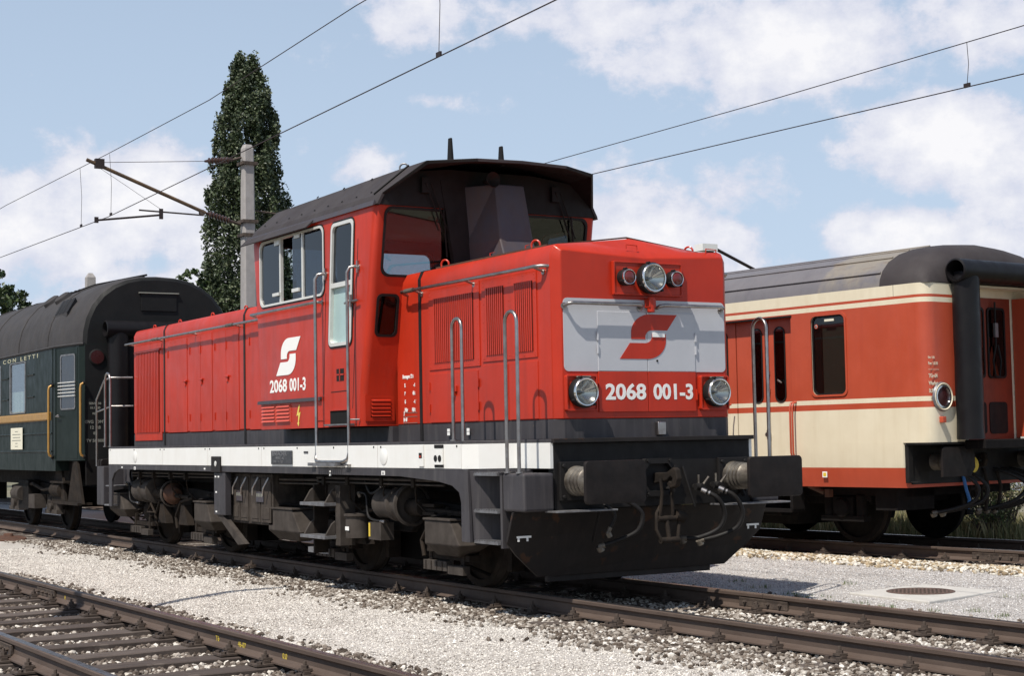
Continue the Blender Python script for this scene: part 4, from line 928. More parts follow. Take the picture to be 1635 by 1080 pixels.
for s in (-1, 1):
    sandbox(-12.0, -11.3, .50, .72, s); sandbox(-8.36, -7.75, .44, .68, s); sandbox(-5.86, -4.95, .42, .665, s); sandbox(-1.98, -1.30, .44, .665, s)
    # brake cylinders with pull rods
    for x0, x1, z in ((-11.0, -10.3, .79), (-3.15, -2.60, .79)):
        mb = MB().m('box'); mb.lathe((x0, s * 1.18, z), (1, 0, 0), [(0, 0), (0, .15), (.05, .165), (.10, .15), (.32, .15), (.34, .175), (.38, .175), (.40, .15), (x1 - x0 - .02, .15), (x1 - x0, .18), (x1 - x0 + .03, .18), (x1 - x0 + .04, .14), (x1 - x0 + .06, 0)], 24)
        c = mb.obj('brake_cylinder', loco, smooth=35)
        mb = MB().m('under'); mb.lathe((x1 + .04, s * 1.18, z - .02), (1, 0, 0), [(0, .085), (.28, .085), (.29, .04), (.30, .035)], 14); mb.cyl((x1 + .33, s * 1.18, z - .04), (1, 0, -.03), .028, 1.0, 8)
        mb.box(x1 + .38, x1 + .62, s * 1.13, s * 1.23, z - .09, z - .06); mb.box(x1 + .38, x1 + .62, s * 1.13, s * 1.23, z - .01, z + .02); mb.obj('brake_rod', c, smooth=40)
        hose([(x0 + .1, s * 1.22, z + .2), (x0 - .15, s * 1.25, z + .10), (x0 - .28, s * 1.25, z + .22), (x0 - .36, s * 1.2, z + .32)], loco, valve=False, r=.016)
        hose([(x0 + .2, s * 1.28, z - .18), (x0 - .12, s * 1.3, z - .14), (x0 - .22, s * 1.28, z + .08), (x0 - .42, s * 1.26, z + .10)], loco, valve=False, r=.013)
    mb = MB().m('box'); mb.lathe((-9.72, s * 1.16, .76), (1, 0, .0), [(0, .17), (.02, .185), (.05, .185), (.06, .17)], 24); mb.m('rustpart'); mb.lathe((-9.66, s * 1.16, .76), (1, 0, 0), [(0, .15), (.05, .10), (.16, .07), (.17, 0)], 20); mb.obj('brake_drum', loco, smooth=35)
    mb = MB().m('box'); mb.lathe((-2.56, s * 1.18, .79), (1, 0, 0), [(.0, .19), (.02, .215), (.05, .215), (.06, .19)], 28); mb.obj('drum_flange', loco, smooth=35)
    mb = MB().m('box'); mb.lathe((-3.66, s * 1.24, .42), (0, 0, 1), [(0, 0), (0, .13), (.22, .13), (.23, .15), (.25, .15), (.26, 0)], 20); mb.m('box'); mb.box(-3.28, -3.0, s * 1.15, s * 1.30, .42, .60); mb.m('yel'); mb.box(-3.275, -3.24, s * 1.301, s * 1.304, .45, .59); mb.m('decal'); mb.box(-3.69, -3.60, s * 1.372, s * 1.375, .50, .54)
    mb.obj('air_filter', loco, smooth=40)
    mb = MB().m('under')
    for x in (-10.2, -9.35, -3.9, -2.2):
        mb.prism([(x, .35), (x + .35, .35), (x + .22, .62), (x + .1, .62)], 'y', s * 1.1, s * 1.2); mb.tube([(x + .5, s * 1.18, .72), (x + .1, s * 1.2, .66), (x - .1, s * 1.2, .45), (x - .05, s * 1.2, .30)], .02, 7)
    mb.tube([(-10.3, s * 1.32, .50), (-10.15, s * 1.32, .62), (-9.98, s * 1.32, .50), (-10.3, s * 1.32, .50)], .016, 6)
    mb.obj('brake_rigging', loco, smooth=40)
    # upright with hole and its sloping arm
    mb = MB().m('plow'); mb.box(-7.28, -6.97, s * 1.492, s * 1.51, 1.085, 1.28); mb.m('alu'); mb.lathe((-7.12, s * 1.511, 1.19), (0, s, 0), [(0, .035), (.006, .035), (.007, 0)], 12); mb.obj('lifting_lug', loco, bevel=.02)
    mb = MB().m('grey'); mb.box(-7.26, -6.88, s * 1.40, s * 1.48, .56, 1.08); mb.obj('support_post', loco, bevel=.008)
    mb = MB().m('decal')
    for x, z in ((-7.22, 1.02), (-7.12, 1.02), (-7.2, .83), (-7.2, .59)): mb.box(x, x + .05, s * 1.4815, s * 1.484, z, z + .02)
    mb.obj('paint_mark', loco)
    mb = MB().m('box'); mb.prism([(-7.22, .56), (-7.02, .56), (-6.30, .24), (-6.52, .22)], 'y', s * 1.40, s * 1.46); mb.obj('support_arm', loco)
    # battery boxes
    for x0, x1 in ((-7.0, -6.42), (-6.40, -5.72)):
        mb = MB().m('batt'); mb.box(x0, x1, s * .80, s * 1.34, .47, 1.07); b = mb.obj('battery_box', loco, bevel=.01)
        w = x1 - x0
        for a in (0.05, .52):
            mb = MB().m('batt'); mb.box(x0 + w * a, x0 + w * (a + .43), s * 1.342, s * 1.356, .50, 1.02); mb.box(x0 + w * a + .03, x0 + w * (a + .43) - .03, s * 1.356, s * 1.362, .54, .68); mb.obj('box_door', b, bevel=.004)
            mb = MB().m('steel'); mb.tube([(x0 + w * (a + .40), s * 1.37, 1.03), (x0 + w * (a + .40), s * 1.40, .97), (x0 + w * (a + .33), s * 1.42, .90), (x0 + w * (a + .28), s * 1.41, .82)], .012, 6); mb.obj('latch', b, smooth=50)
        mb = MB().m('duct'); mb.box(x0 + w * .35, x0 + w * .68, s * 1.366, s * 1.37, .74, .86); lb = mb.obj('small_label', b)
        mb = MB().m('faint')
        for i in range(4): mb.box(x0 + w * (.38 + .07 * i), x0 + w * (.42 + .07 * i), s * 1.371, s * 1.373, .80, .84)
        mb.obj('lettering', lb)
    # air pipes and cable runs along the frame, with their clips and bolts
    mb = MB().m('box')
    for z, r in ((1.045, .016), (1.0, .011)): mb.tube([(-11.0, s * 1.30, z), (-7.4, s * 1.30, z + .01), (-7.3, s * 1.25, z - .04), (-4.6, s * 1.25, z - .03), (-4.5, s * 1.32, z), (-1.6, s * 1.32, z)], r, 6)
    mb.obj('air_pipe', loco, smooth=60)
    mb = MB().m('under')
    for x in (-10.6, -10.0, -9.3, -8.7, -4.3, -3.7, -2.9, -2.2):
        mb.tube([(x, s * 1.3, 1.05), (x + .03, s * 1.33, .92), (x - .05, s * 1.28, .82), (x + .05, s * 1.2, .70)], .010, 5); mb.box(x - .03, x + .03, s * 1.28, s * 1.35, .97, 1.06)
    mb.obj('brake_rigging', loco)
    mb = MB().m('box')
    for x in (-11.0, -10.5, -9.9, -9.2, -8.5, -4.5, -3.9, -3.3, -2.7, -2.0):
        for z in (.60, .76): mb.lathe((x, s * 1.062, z), (0, s, 0), [(0, .022), (.02, .022), (.021, .012), (.035, .012), (.036, 0)], 6)
    bo = mb.obj('frame_bolt', loco); bo['kind'] = 'stuff'
    # hanging two-tread ladder
    mb = MB().m('under'); mb.box(-4.50, -4.46, s * 1.20, s * 1.38, .22, .97); mb.m('box'); mb.box(-3.92, -3.80, s * 1.20, s * 1.38, .33, .97); mb.box(-4.46, -3.92, s * 1.20, s * 1.22, .80, .98); mb.box(-4.46, -3.92, s * 1.20, s * 1.22, .46, .58)
    for z in (.78, .43): mb.prism([(s * 1.38, z), (s * 1.5, z), (s * 1.42, z + .13), (s * 1.38, z + .16)], 'x', -4.50, -4.47); mb.prism([(s * 1.38, z), (s * 1.5, z), (s * 1.42, z + .13), (s * 1.38, z + .16)], 'x', -3.95, -3.92)
    ld = mb.obj('hanging_ladder', loco, bevel=.004)
    for z in (.75, .40):
        mb = MB().m('tread'); mb.box(-4.54, -3.90, s * 1.24, s * 1.52, z, z + .035); mb.obj('ladder_tread', ld, bevel=.004)
    mb = MB().m('under'); mb.cyl((-5.2, s * 1.05, .74), (1, 0, 0), .045, 1.5, 10); mb.lathe((-5.25, s * 1.05, .74), (1, 0, 0), [(0, .03), (.05, .075), (.12, .075), (.16, .045)], 14); mb.obj('pull_rod', loco, smooth=45)
    mb = MB().m('tread'); mb.box(-5.0, -4.45, s * 1.10, s * 1.22, .20, .26); mb.obj('guard_iron', loco)
mb = MB().m('dark'); mb.box(-7.5, -5.6, -.78, .78, .42, .95); mb.box(-12.2, -.3, -.50, .50, .55, .93); mb.obj('tank_and_filler', loco, bevel=.03)  # second box is added dark filler hiding bright ground beneath the frame
mb = MB().m('dark')
for i in range(14): x = -11.4 + i * .75; mb.box(x, x + .05, -1.44, 1.44, 1.10, 1.36)
mb.obj('cross_bearer', loco)

# ================================================================== COACHES
M['curtain_grey'] = mat('grey_brown_curtain', (.16, .13, .11), .9)
def band_body(name, parent, plan_fn, bands, smooth=30):
    """plan_fn(z) -> list of (x, y); bands: [(z0, z1, material)]"""
    mb = MB(); first = None
    zs = [bands[0][0]] + [b[1] for b in bands]
    for z0, z1, mt in bands:
        mb.m(mt); a = [(x, y, z0) for x, y in plan_fn(z0)]; b = [(x, y, z1) for x, y in plan_fn(z1)]
        mb.loft([a, b], caps=False)
    mb.m(bands[0][2]); P = plan_fn(zs[0]); mb.add([(x, y, zs[0]) for x, y in P], [tuple(range(len(P)))[::-1]])
    mb.m(bands[-1][2]); P = plan_fn(zs[-1]); mb.add([(x, y, zs[-1]) for x, y in P], [tuple(range(len(P)))])
    o = mb.obj(name, parent)
    bm = bmesh.new(); bm.from_mesh(o.data); bmesh.ops.remove_doubles(bm, verts=bm.verts, dist=1e-5); bmesh.ops.recalc_face_normals(bm, faces=bm.faces); bm.to_mesh(o.data); bm.free()
    return o
def smooth_(o, a=30):
    o.data.polygons.foreach_set('use_smooth', [True] * len(o.data.polygons)); o.data.set_sharp_from_angle(angle=math.radians(a))
def cut_boxes(o, boxes):
    cs = []
    for b in boxes:
        c = MB().m(b[6] if len(b) > 6 else 'dark'); c.box(*b[:6]); cs.append(c.obj('cutter'))
    boolean_holes(o, cs)
def cut_polys(o, polys):
    cs = []
    for poly, axis, a, b, mt in polys:
        c = MB().m(mt); c.prism(poly, axis, a, b); cs.append(c.obj('cutter'))
    boolean_holes(o, cs)
def bellows(par, lx, ya, z0, ztop, r=.19, zt=3.37, rt=.145, yext=1.02):
    for s in (-1, 1):
        mb = MB().m('gloss'); rings = []
        for z in [z0 + (ztop - z0) * i / 8 for i in range(9)]:
            rings.append([(lx + .15 * math.cos(a) * (1 - .03 * math.sin(z * 9)), s * ya + r * math.sin(a) * (1 + .02 * math.sin(z * 7)), z) for a in [2 * PI * k / 18 for k in range(18)]])
        mb.loft(rings); mb.obj('rubber_bellows', par, smooth=60)
    mb = MB().m('gloss'); n = 20
    prof = [(-yext, rt * .80), (-yext + .01, rt), (yext - .01, rt), (yext, rt * .80)]
    rings = []
    for y, rr in [(-yext + .30, rt * .75), (-yext, rt * .86)] + prof[1:3] + [(yext, rt * .86), (yext - .30, rt * .75)]:
        t = 1 + .0 * y
        rings.append([(lx + .02 + rr * 1.05 * math.cos(a), y, zt + rr * math.sin(a) - .0) for a in [2 * PI * k / n for k in range(n)]])
    mb.loft(rings, caps=True); o = mb.obj('rubber_bellows', par, smooth=40); bmf(o)
    mb = MB().m('gloss'); mb.box(lx - .10, lx + .06, -yext * .9, yext * .9, ztop - .02, zt); mb.obj('bellows_top', par, bevel=.03)

coach = tag(empty('passenger_coach', (0, 7.191, 0), .093981), 'red and cream passenger coach with grey roof on the right-hand track', 'railway coach')
def cplan(x1):
    def f(z):
        w = 1.41 - (.05 * max(0, (.98 - z) / .24)); x0 = -27.6
        r = .17
        return [(x0, -w), (x0, w)] + [(x1 - r + r * math.sin(math.radians(a)), w - r + r * math.cos(math.radians(a))) for a in range(0, 91, 15)] + [(x1 - r + r * math.cos(math.radians(a)), -w + r - r * math.sin(math.radians(a))) for a in range(0, 91, 15)]
    return f
up_b = [(1.29, 1.715, 'cream'), (1.715, 1.79, 'red_old'), (1.79, 1.848, 'cream'), (1.848, 2.99, 'red_old'), (2.99, 3.05, 'cream'), (3.05, 3.085, 'red_old'), (3.085, 3.224, 'cream')]
body = band_body('coach_body', coach, cplan(-2.25), up_b)
def cplan2(z):
    w = 1.41 - (.05 * max(0, (.98 - z) / .24)); return [(-27.6, -w), (-27.6, w), (-2.66, w), (-2.655, w - .05), (-2.64, -w + .05), (-2.66, -w)]
low = band_body('coach_side', coach, cplan2, [(.74, .986, 'red_old'), (.986, 1.2899, 'cream')])
win = rrect(-4.10, -3.53, 1.915, 2.93, .08)
cuts = [([(-6.20, .5), (-4.46, .5), (-4.46, 2.97), (-6.20, 2.97)], 'y', -1.6, -1.24, 'red_old'), (win, 'y', -1.6, -1.33, 'inside')]
for k in range(7): cuts.append((rrect(-8.6 - k * 2.2, -7.2 - k * 2.2, 1.95, 2.9, .08), 'y', -1.6, -1.33, 'inside'))
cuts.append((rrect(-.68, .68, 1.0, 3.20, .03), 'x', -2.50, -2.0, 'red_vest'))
cut_polys(body, cuts); cut_polys(low, [([(-6.20, .2), (-4.46, .2), (-4.46, 1.9), (-6.20, 1.9)], 'y', -1.6, -1.24, 'red_old')])
smooth_(body); smooth_(low)
fy = lambda u, v, t: (u, -1.41 - t, v)
def coach_window(poly, par, mtf='red_old'):
    cx = sum(p[0] for p in poly) / len(poly); cz = sum(p[1] for p in poly) / len(poly)
    out = [(cx + (p[0] - cx) * 1.09, cz + (p[1] - cz) * 1.05) for p in poly]
    mb = MB().m(mtf); ringframe(mb, out, poly, 'y', -1.424, -1.405); f = mb.obj('window_frame', par); bmf(f)
    inn = [(cx + (p[0] - cx) * .93, cz + (p[1] - cz) * .96) for p in poly]
    mb = MB().m('black'); ringframe(mb, poly, inn, 'y', -1.40, -1.38); g = mb.obj('window_seal', f); bmf(g)
    mb = MB().m('glass_dark'); mb.add([(x, -1.388, z) for x, z in poly], [tuple(range(len(poly)))]); mb.obj('window_pane', f)
    return f
f0 = coach_window(win, coach)
mb = MB().m('paper'); mb.box(-3.88, -3.72, -1.40, -1.392, 2.855, 2.885); mb.obj('small_label', f0)
mb = MB().m('red_old'); mb.lathe((-4.03, -1.39, 2.80), (0, -1, 0), [(0, .03), (.003, .03), (.0035, .02)], 14); mb.m('decal'); mb.lathe((-4.03, -1.393, 2.80), (0, -1, 0), [(0, .018), (.001, .014)], 12); mb.obj('no_smoking_sign', f0)
for k in range(7): coach_window(rrect(-8.6 - k * 2.2, -7.2 - k * 2.2, 1.95, 2.9, .08), coach)
mb = MB().m('inside'); mb.box(-4.3, -3.3, -1.05, -1.0, 1.6, 3.1); mb.m('seat'); mb.box(-4.05, -3.75, -1.30, -1.1, 1.95, 2.20); mb.m('curtain_grey'); mb.box(-4.12, -3.98, -1.36, -1.33, 1.92, 2.92); mb.obj('compartment', coach)
# folding doors in their recess
for a, b, wx in ((-6.18, -5.60, -5.85), (-5.58, -4.99, -5.19), (-4.97, -4.475, -4.77)):
    d = MB()
    for z0, z1, mt in [(.80, 1.715, 'cream'), (1.715, 1.79, 'red_old'), (1.79, 1.848, 'cream'), (1.848, 2.96, 'red_old')]: d.m(mt); d.box(a, b, -1.30, -1.255, z0, z1)
    door = d.obj('folding_door', coach, bevel=.0)
    ov = rrect(wx - .085, wx + .085, 1.86, 2.84, .085, 6)
    mb = MB().m('black'); ringframe(mb, [(wx + (x - wx) * 1.18, 2.35 + (z - 2.35) * 1.03) for x, z in ov], ov, 'y', -1.312, -1.298); q = mb.obj('window_seal', door); bmf(q)
    mb = MB().m('glass_dark'); mb.prism(ov, 'y', -1.306, -1.301); mb.obj('window_pane', door)
    mb = MB().m('dark'); mb.prism([(wx + (x - wx) * .98, z) for x, z in ov], 'y', -1.3008, -1.3002); mb.obj('window_dark', door)
mb = MB().m('steel'); mb.tube([(-4.80, -1.31, 2.12), (-4.77, -1.36, 2.14), (-4.73, -1.33, 2.10)], .012, 6); mb.cyl((-5.0, -1.30, 1.42), (0, -1, 0), .03, .06, 10); mb.cyl((-5.0, -1.34, 1.36), (0, 0, 1), .014, .12, 8); mb.obj('door_handle', coach, smooth=45)
mb = MB().m('steel')
for z in (1.98, 2.22): mb.box(-4.99, -4.96, -1.325, -1.30, z, z + .05)
mb.obj('door_hinge', coach)
for x, z0, z1 in ((-5.62, 1.10, 1.84), (-4.44, 1.10, 1.84), (-4.40, 1.10, 1.84)):
    y = -1.44
    mb = MB().m('red_old'); mb.tube([(x, -1.40, z0), (x, y - .03, z0 + .02), (x, y - .05, z0 + .08), (x, y - .05, z1 - .08), (x, y - .03, z1 - .02), (x, -1.40, z1)], .013, 8); mb.obj('door_handrail', coach, smooth=50)
mb = MB().m('black'); mb.box(-6.22, -4.44, -1.425, -1.40, 2.955, 2.975); mb.obj('door_gutter', coach)
mb = MB().m('dark'); mb.box(-6.15, -4.5, -1.45, -1.2, .40, .44); mb.box(-6.15, -4.5, -1.40, -1.2, .66, .70); mb.box(-6.15, -6.10, -1.42, -1.2, .40, .80); mb.box(-4.55, -4.5, -1.42, -1.2, .40, .80); mb.obj('door_step', coach)
mb = MB().m('decal'); mb.box(-3.98, -3.90, -1.4125, -1.409, .86, .935); mb.obj('small_label', coach)
mb = MB().m('yel'); mb.box(-3.965, -3.915, -1.415, -1.4125, .875, .92); mb.obj('small_label', coach)
# seam line near the end
mb = MB().m('black_shade'); mb.box(-2.735, -2.731, -1.4115, -1.409, 3.086, 3.223); mb.obj('panel_seam', coach)
# roof
half = [(1.41, 3.224), (1.395, 3.31), (1.34, 3.42), (1.22, 3.54), (1.02, 3.645), (.75, 3.725), (.4, 3.785), (0, 3.81)]
def roof_ring(x, k=1.0, w=1.0, base=3.224):
    L = [(x, -y * w, base + (z - base) * k) for y, z in half] + [(x, y * w, base + (z - base) * k) for y, z in half[::-1][1:]]
    return L
mb = MB().m('greycoach'); rs = [roof_ring(-27.6), roof_ring(-2.95)]
mb.loft(rs, caps=False, closed=False); mb.obj('coach_roof', coach, smooth=35)
mb = MB().m('black_shade') if False else MB().m('roof')
rs = [roof_ring(-2.95), roof_ring(-2.75, .99), roof_ring(-2.58, .955), roof_ring(-2.44, .88), roof_ring(-2.34, .75, .985), roof_ring(-2.27, .5, .965), roof_ring(-2.245, .02, .95)]
mb.loft(rs, caps=False, closed=False); mb.obj('roof_dome', coach, smooth=60)
for i, (y, z) in enumerate(((1.36, 3.40), (1.12, 3.602), (.80, 3.712), (.40, 3.787), (0, 3.812))):
    for s in ((-1, 1) if y else (1,)):
        mb = MB().m('greycoach'); mb.tube([(-27.5, s * y, z), (-2.96, s * y, z)], .014, 6); mb.obj('roof_rib', coach, smooth=60)
# end: lamp, lettering, bellows, vestibule door
mb = MB().m('tread'); mb.lathe((-2.25, -1.155, 1.84), (1, 0, 0), [(0, .180), (.02, .176), (.03, .166)], 30); mb.m('cream'); mb.lathe((-2.25, -1.155, 1.84), (1, 0, 0), [(.03, .166), (.036, .158), (.03, .15), (.0, .145)], 30); lb = mb.obj('tail_lamp', coach, smooth=45)
mb = MB().m('chrome'); mb.lathe((-2.25, -1.155, 1.84), (1, 0, 0), [(.012, .145), (.03, .14), (.03, .118), (.01, .112)], 30); mb.obj('lamp_ring', lb, smooth=45)
mb = MB().m('redlens_old'); mb.lathe((-2.25, -1.155, 1.84), (1, 0, 0), [(.012, .113), (.02, .06), (.022, 0)], 24); mb.obj('red_lens', lb, smooth=60)
mb = MB().m('red_old'); mb.box(-2.25, -2.19, -1.225, -1.16, 1.525, 1.60); mb.obj('small_socket', coach, bevel=.008)
for i, (t, sz) in enumerate((('Unt. 1.92', .04), ('Rev. 1.8.93', .05))): text(t, 'lettering', coach, (-2.247, -1.395, 2.30 - i * .075), sz, 'cream', (PI / 2, 0, PI / 2), sx=.8, bold=.001)
mb = MB().m('cream'); mb.box(-2.248, -2.246, -1.395, -1.20, 2.165, 2.17); mb.obj('rule_line', coach)
for i, t in enumerate(('TGr-64', 'Werkst.', 'St.Pölten')): text(t, 'lettering', coach, (-2.247, -1.395, 2.07 - i * .09), .065, 'cream', (PI / 2, 0, PI / 2), sx=.82, bold=.002)
bellows(coach, -2.12, .80, 1.32, 3.30)
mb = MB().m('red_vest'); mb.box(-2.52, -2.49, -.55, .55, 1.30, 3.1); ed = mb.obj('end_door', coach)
for a, b in ((-.40, .0), (.06, .42)):
    mb = MB().m('black'); ringframe(mb, rrect(a, b, 2.08, 2.98, .06), rrect(a + .025, b - .025, 2.105, 2.955, .05), 'x', -2.489, -2.47); q = mb.obj('window_seal', ed); bmf(q)
    mb = MB().m('glass_dark'); mb.prism(rrect(a + .02, b - .02, 2.10, 2.96, .05), 'x', -2.485, -2.478); mb.obj('window_pane', ed)
    mb = MB().m('black_shade'); mb.prism(rrect(a, b, 1.38, 1.78, .05), 'x', -2.488, -2.480); mb.obj('kick_plate', ed)
mb = MB().m('black_shade'); mb.tube([(-2.44, .18, 3.05), (-2.44, .18, 2.5), (-2.43, .10, 2.3), (-2.43, .14, 2.1), (-2.43, .22, 2.1), (-2.43, .26, 2.3), (-2.44, .22, 2.5)], .013, 6); mb.m('tread'); mb.box(-2.45, -2.42, .15, .21, 2.6, 2.78); mb.obj('hanging_cable', coach, smooth=50)
mb = MB().m('red_old'); mb.box(-2.49, -1.98, .60, .64, 1.32, 3.1); mb.obj('vestibule_flap', coach)
mb = MB().m('black_shade')
for k in range(8): mb.tube([(-2.0, .58, 2.5 - k * .09), (-1.99, .57, 2.46 - k * .09), (-2.0, .585, 2.43 - k * .09)], .009, 5)
mb.obj('safety_chain', coach)
mb = MB().m('dark'); mb.box(-2.60, -1.95, -.75, .75, 1.20, 1.31); mb.obj('end_sill', coach, bevel=.01)
mb = MB().m('concpale'); mb.box(-2.30, -1.90, .42, .66, 1.312, 1.335); mb.obj('tread_plate', coach)
# buffer recess, buffers, hoses
mb = MB().m('black'); mb.box(-2.90, -2.62, -1.30, 1.30, .78, 1.285); mb.box(-2.62, -2.24, -1.405, 1.405, 1.262, 1.288); mb.box(-2.62, -2.50, -1.36, -1.30, .80, .82)
mb.box(-2.655, -2.60, -1.39, -1.30, .80, 1.262); mb.obj('buffer_recess', coach, bevel=.006)
oct_ = [(-.31, -.18), (.22, -.18), (.31, -.08), (.31, .08), (.22, .185), (-.28, .185), (-.31, .15)]
for y in (-.875, .875): buffer_(-2.86, 1, y, coach, length=.62, shape=oct_)
coupling(-2.86, 1, coach)
for y0 in (.25, .42, -.45, -.62, .58):
    k = .10 if y0 > 0 else .0
    hose([(-2.72, y0, .95), (-2.45, y0 + .10, .88), (-2.33, y0 + .2 + k, .72), (-2.38, y0 + .16, .55), (-2.55, y0 - .02, .46), (-2.68, y0 - .2, .42)], coach, valve=False, r=.024)
mb = MB().m('yel'); mb.lathe((-2.50, -.35, 1.00), (1, -.3, 0), [(0, .10), (.03, .11), (.05, .06), (.055, 0)], 20); mb.obj('yellow_coupling_cap', coach, smooth=50)
mb = MB().m('blue'); mb.tube([(-2.60, -.36, .86), (-2.58, -.34, .70), (-2.58, -.28, .56), (-2.60, -.30, .45)], .022, 8); mb.obj('blue_air_hose', coach, smooth=50)
mb = MB().m('under'); 
for y0 in (.05, .30): mb.tube([(-2.6, y0, .95), (-2.55, y0 + .02, .70), (-2.6, y0, .40)], .022, 8)
mb.obj('coupling_cable', coach, smooth=50)
# coach bogies and underframe
def coach_bogie(par, xs, mt='dark', box='dark', zlow=.30):
    xc = sum(xs) / 2; wb = xs[1] - xs[0]
    mb = MB().m(mt); 
    for s in (-1, 1):
        prof = [(xs[0] - .45, .52), (xs[0] - .2, .62), (xc - .55, .60), (xc - .35, .36), (xc + .35, .36), (xc + .55, .60), (xs[1] + .2, .62), (xs[1] + .45, .52), (xs[1] + .42, .74), (xc + .5, .82), (xc - .5, .82), (xs[0] - .42, .74)]
        mb.prism(prof, 'y', s * .96, s * 1.04); mb.box(xc - .34, xc + .34, s * 1.05, s * 1.25, .34, .86)
    mb.box(xs[0] - .3, xs[1] + .3, -.95, .95, .50, .80)
    f = mb.obj('bogie_frame', par, bevel=.01)
    for x in xs:
        wheelset(x, par, r=.46, mts=('dark', 'under'))
        for s in (-1, 1):
            m2 = MB().m(box); m2.lathe((x, s * .95, .46), (0, s, 0), [(0, .13), (.13, .13), (.18, .11), (.19, 0)], 18); m2.box(x - .17, x + .17, s * .96, s * 1.08, .32, .60)
            for dx in (-.27, .27): m2.cyl((x + dx, s * 1.02, .36), (0, 0, 1), .075, .26, 12)
            m2.box(x - .36, x + .36, s * .96, s * 1.10, .29, .36); m2.obj('axle_box', f, smooth=35)
    return f
coach_bogie(coach, (-6.45, -3.95))
coach_bogie(coach, (-26.0, -23.5))
mb = MB().m('dark'); mb.box(-27.5, -2.95, -1.05, 1.05, .62, .95); mb.box(-3.3, -2.95, -1.2, -.5, .45, .8); mb.box(-12, -8.5, -1.25, -.5, .35, .8); mb.box(-16, -13, -1.25, -.4, .3, .8); mb.box(-20, -17.5, -1.25, -.4, .35, .8)
mb.prism([(-5.75, .62), (-4.65, .62), (-4.80, .22), (-5.60, .22)], 'y', -1.05, .9); mb.obj('coach_underframe', coach)
mb = MB().m('rustpart'); mb.cyl((-4.15, -1.20, .66), (-.4, -.2, .2), .035, .22, 8); mb.box(-4.10, -4.02, -1.25, -1.18, .60, .70); mb.obj('pipe_end', coach)

# ---------------------------------------------------------------- green sleeping car behind the locomotive
gc = tag(empty('sleeping_car', (0, 0, 0)), 'dark green sleeping car with yellow band and rounded black roof coupled behind the locomotive', 'railway coach')
GX1, GX0 = -13.65, -37.5
def gplan(z):
    return [(GX0, -1.42), (-14.62, -1.42), (-13.75, -1.285), (GX1, -1.22), (GX1, 1.22), (-13.75, 1.285), (-14.62, 1.42), (GX0, 1.42)]
def gplan2(z): return [(GX0, -1.42), (-14.64, -1.42), (-14.64, 1.42), (GX0, 1.42)]
gb = band_body('coach_body', gc, gplan, [(1.21, 3.07, 'green')])
gl_ = band_body('coach_skirt', gc, gplan2, [(1.04, 1.2099, 'green')])
wins = [(-17.62 - k * 1.75, -16.52 - k * 1.75) for k in range(11)]
cut_polys(gb, [(rrect(a, b, 2.03, 2.94, .05), 'y', -1.6, -1.37, 'black') for a, b in wins])
def ghalf(k=1.0, w=1.0, wb=1.42):
    P = []
    for a in [0, 9, 20, 32, 45, 58, 70, 80, 90]:
        t = math.radians(a); P.append((wb * w * math.cos(t) ** .80 if a < 90 else 0.0, 3.07 + 1.14 * k * math.sin(t) ** .92))
    return P
def gring(x, k=1.0, w=1.0, wb=1.42):
    h = ghalf(k, w, wb); return [(x, -y, z) for y, z in h] + [(x, y, z) for y, z in h[::-1][1:]]
mb = MB().m('greenroof'); mb.loft([gring(GX0), gring(-14.62), gring(-14.1, 1.0, 1.0, 1.35), gring(-13.80, .995, 1.0, 1.292), gring(-13.70, .975, .985, 1.265)], caps=False, closed=False); mb.obj('coach_roof', gc, smooth=40)
mb = MB().m('greenend'); r1 = gring(-13.70, .975, .985, 1.265); r2 = gring(-13.655, .93, .96, 1.235); mb.loft([r1, r2], caps=False, closed=False); mb.add(r2, [tuple(range(len(r2)))]); q = mb.obj('roof_end', gc, smooth=50); bmf(q)
mb = MB().m('greenend'); mb.box(-13.655, -13.645, -1.215, 1.215, 1.22, 3.06); mb.obj('end_wall', gc)
mb = MB().m('greenend'); mb.box(-13.655, -13.635, -.30, .30, 3.62, 3.90); mb.m('faint'); mb.box(-13.655, -13.615, -.34, .34, 3.905, 3.925); mb.obj('end_hatch', gc, bevel=.006)
mb = MB().m('greenroof'); mb.tube([(GX0, -1.425, 3.075), (-14.62, -1.425, 3.075), (-13.75, -1.29, 3.075), (-13.66, -1.235, 3.075)], .022, 6); mb.obj('roof_gutter', gc)
for a, b in wins:
    mb = MB().m('tread'); ringframe(mb, rrect(a, b, 2.03, 2.94, .05), rrect(a + .05, b - .05, 2.05, 2.92, .04), 'y', -1.428, -1.405); f = mb.obj('window_frame', gc); bmf(f)
    mb = MB().m('glass'); mb.prism(rrect(a + .03, b - .03, 2.06, 2.91, .04), 'y', -1.412, -1.408); mb.obj('window_pane', f)
    mb = MB().m('paper'); w = b - a
    P = [(a + .05 + w * .9 * i / 16, -1.385 + .012 * math.sin(i * 1.7)) for i in range(17)]
    mb.loft([[(x, y, 2.05) for x, y in P], [(x, y, 2.42) for x, y in P]], caps=False, closed=False); mb.obj('curtain', f, smooth=60)
    mb = MB().m('duct'); mb.add([(a + .03, -1.376, 2.05), (b - .03, -1.376, 2.05), (b - .03, -1.376, 2.92), (a + .03, -1.376, 2.92)], [(0, 1, 2, 3)]); mb.obj('window_back', f)
    for s0, s1 in ((b + .12, b + .56),):
        for z in (2.30, 2.68):
            mb = MB().m('green'); mb.tube([(s0, -1.423, z), (s1, -1.423, z)], .016, 6); mb.obj('side_rib', gc, smooth=60)
for z in (1.36, 1.66):
    mb = MB().m('green'); mb.tube([(GX0, -1.422, z), (-14.85, -1.422, z)], .017, 6); mb.obj('side_rib', gc, smooth=60)
mb = MB().m('green'); 
for x in (-14.80, -14.62): mb.box(x, x + .008, -1.428, -1.415, 1.22, 3.05)
mb.obj('panel_seam', gc)
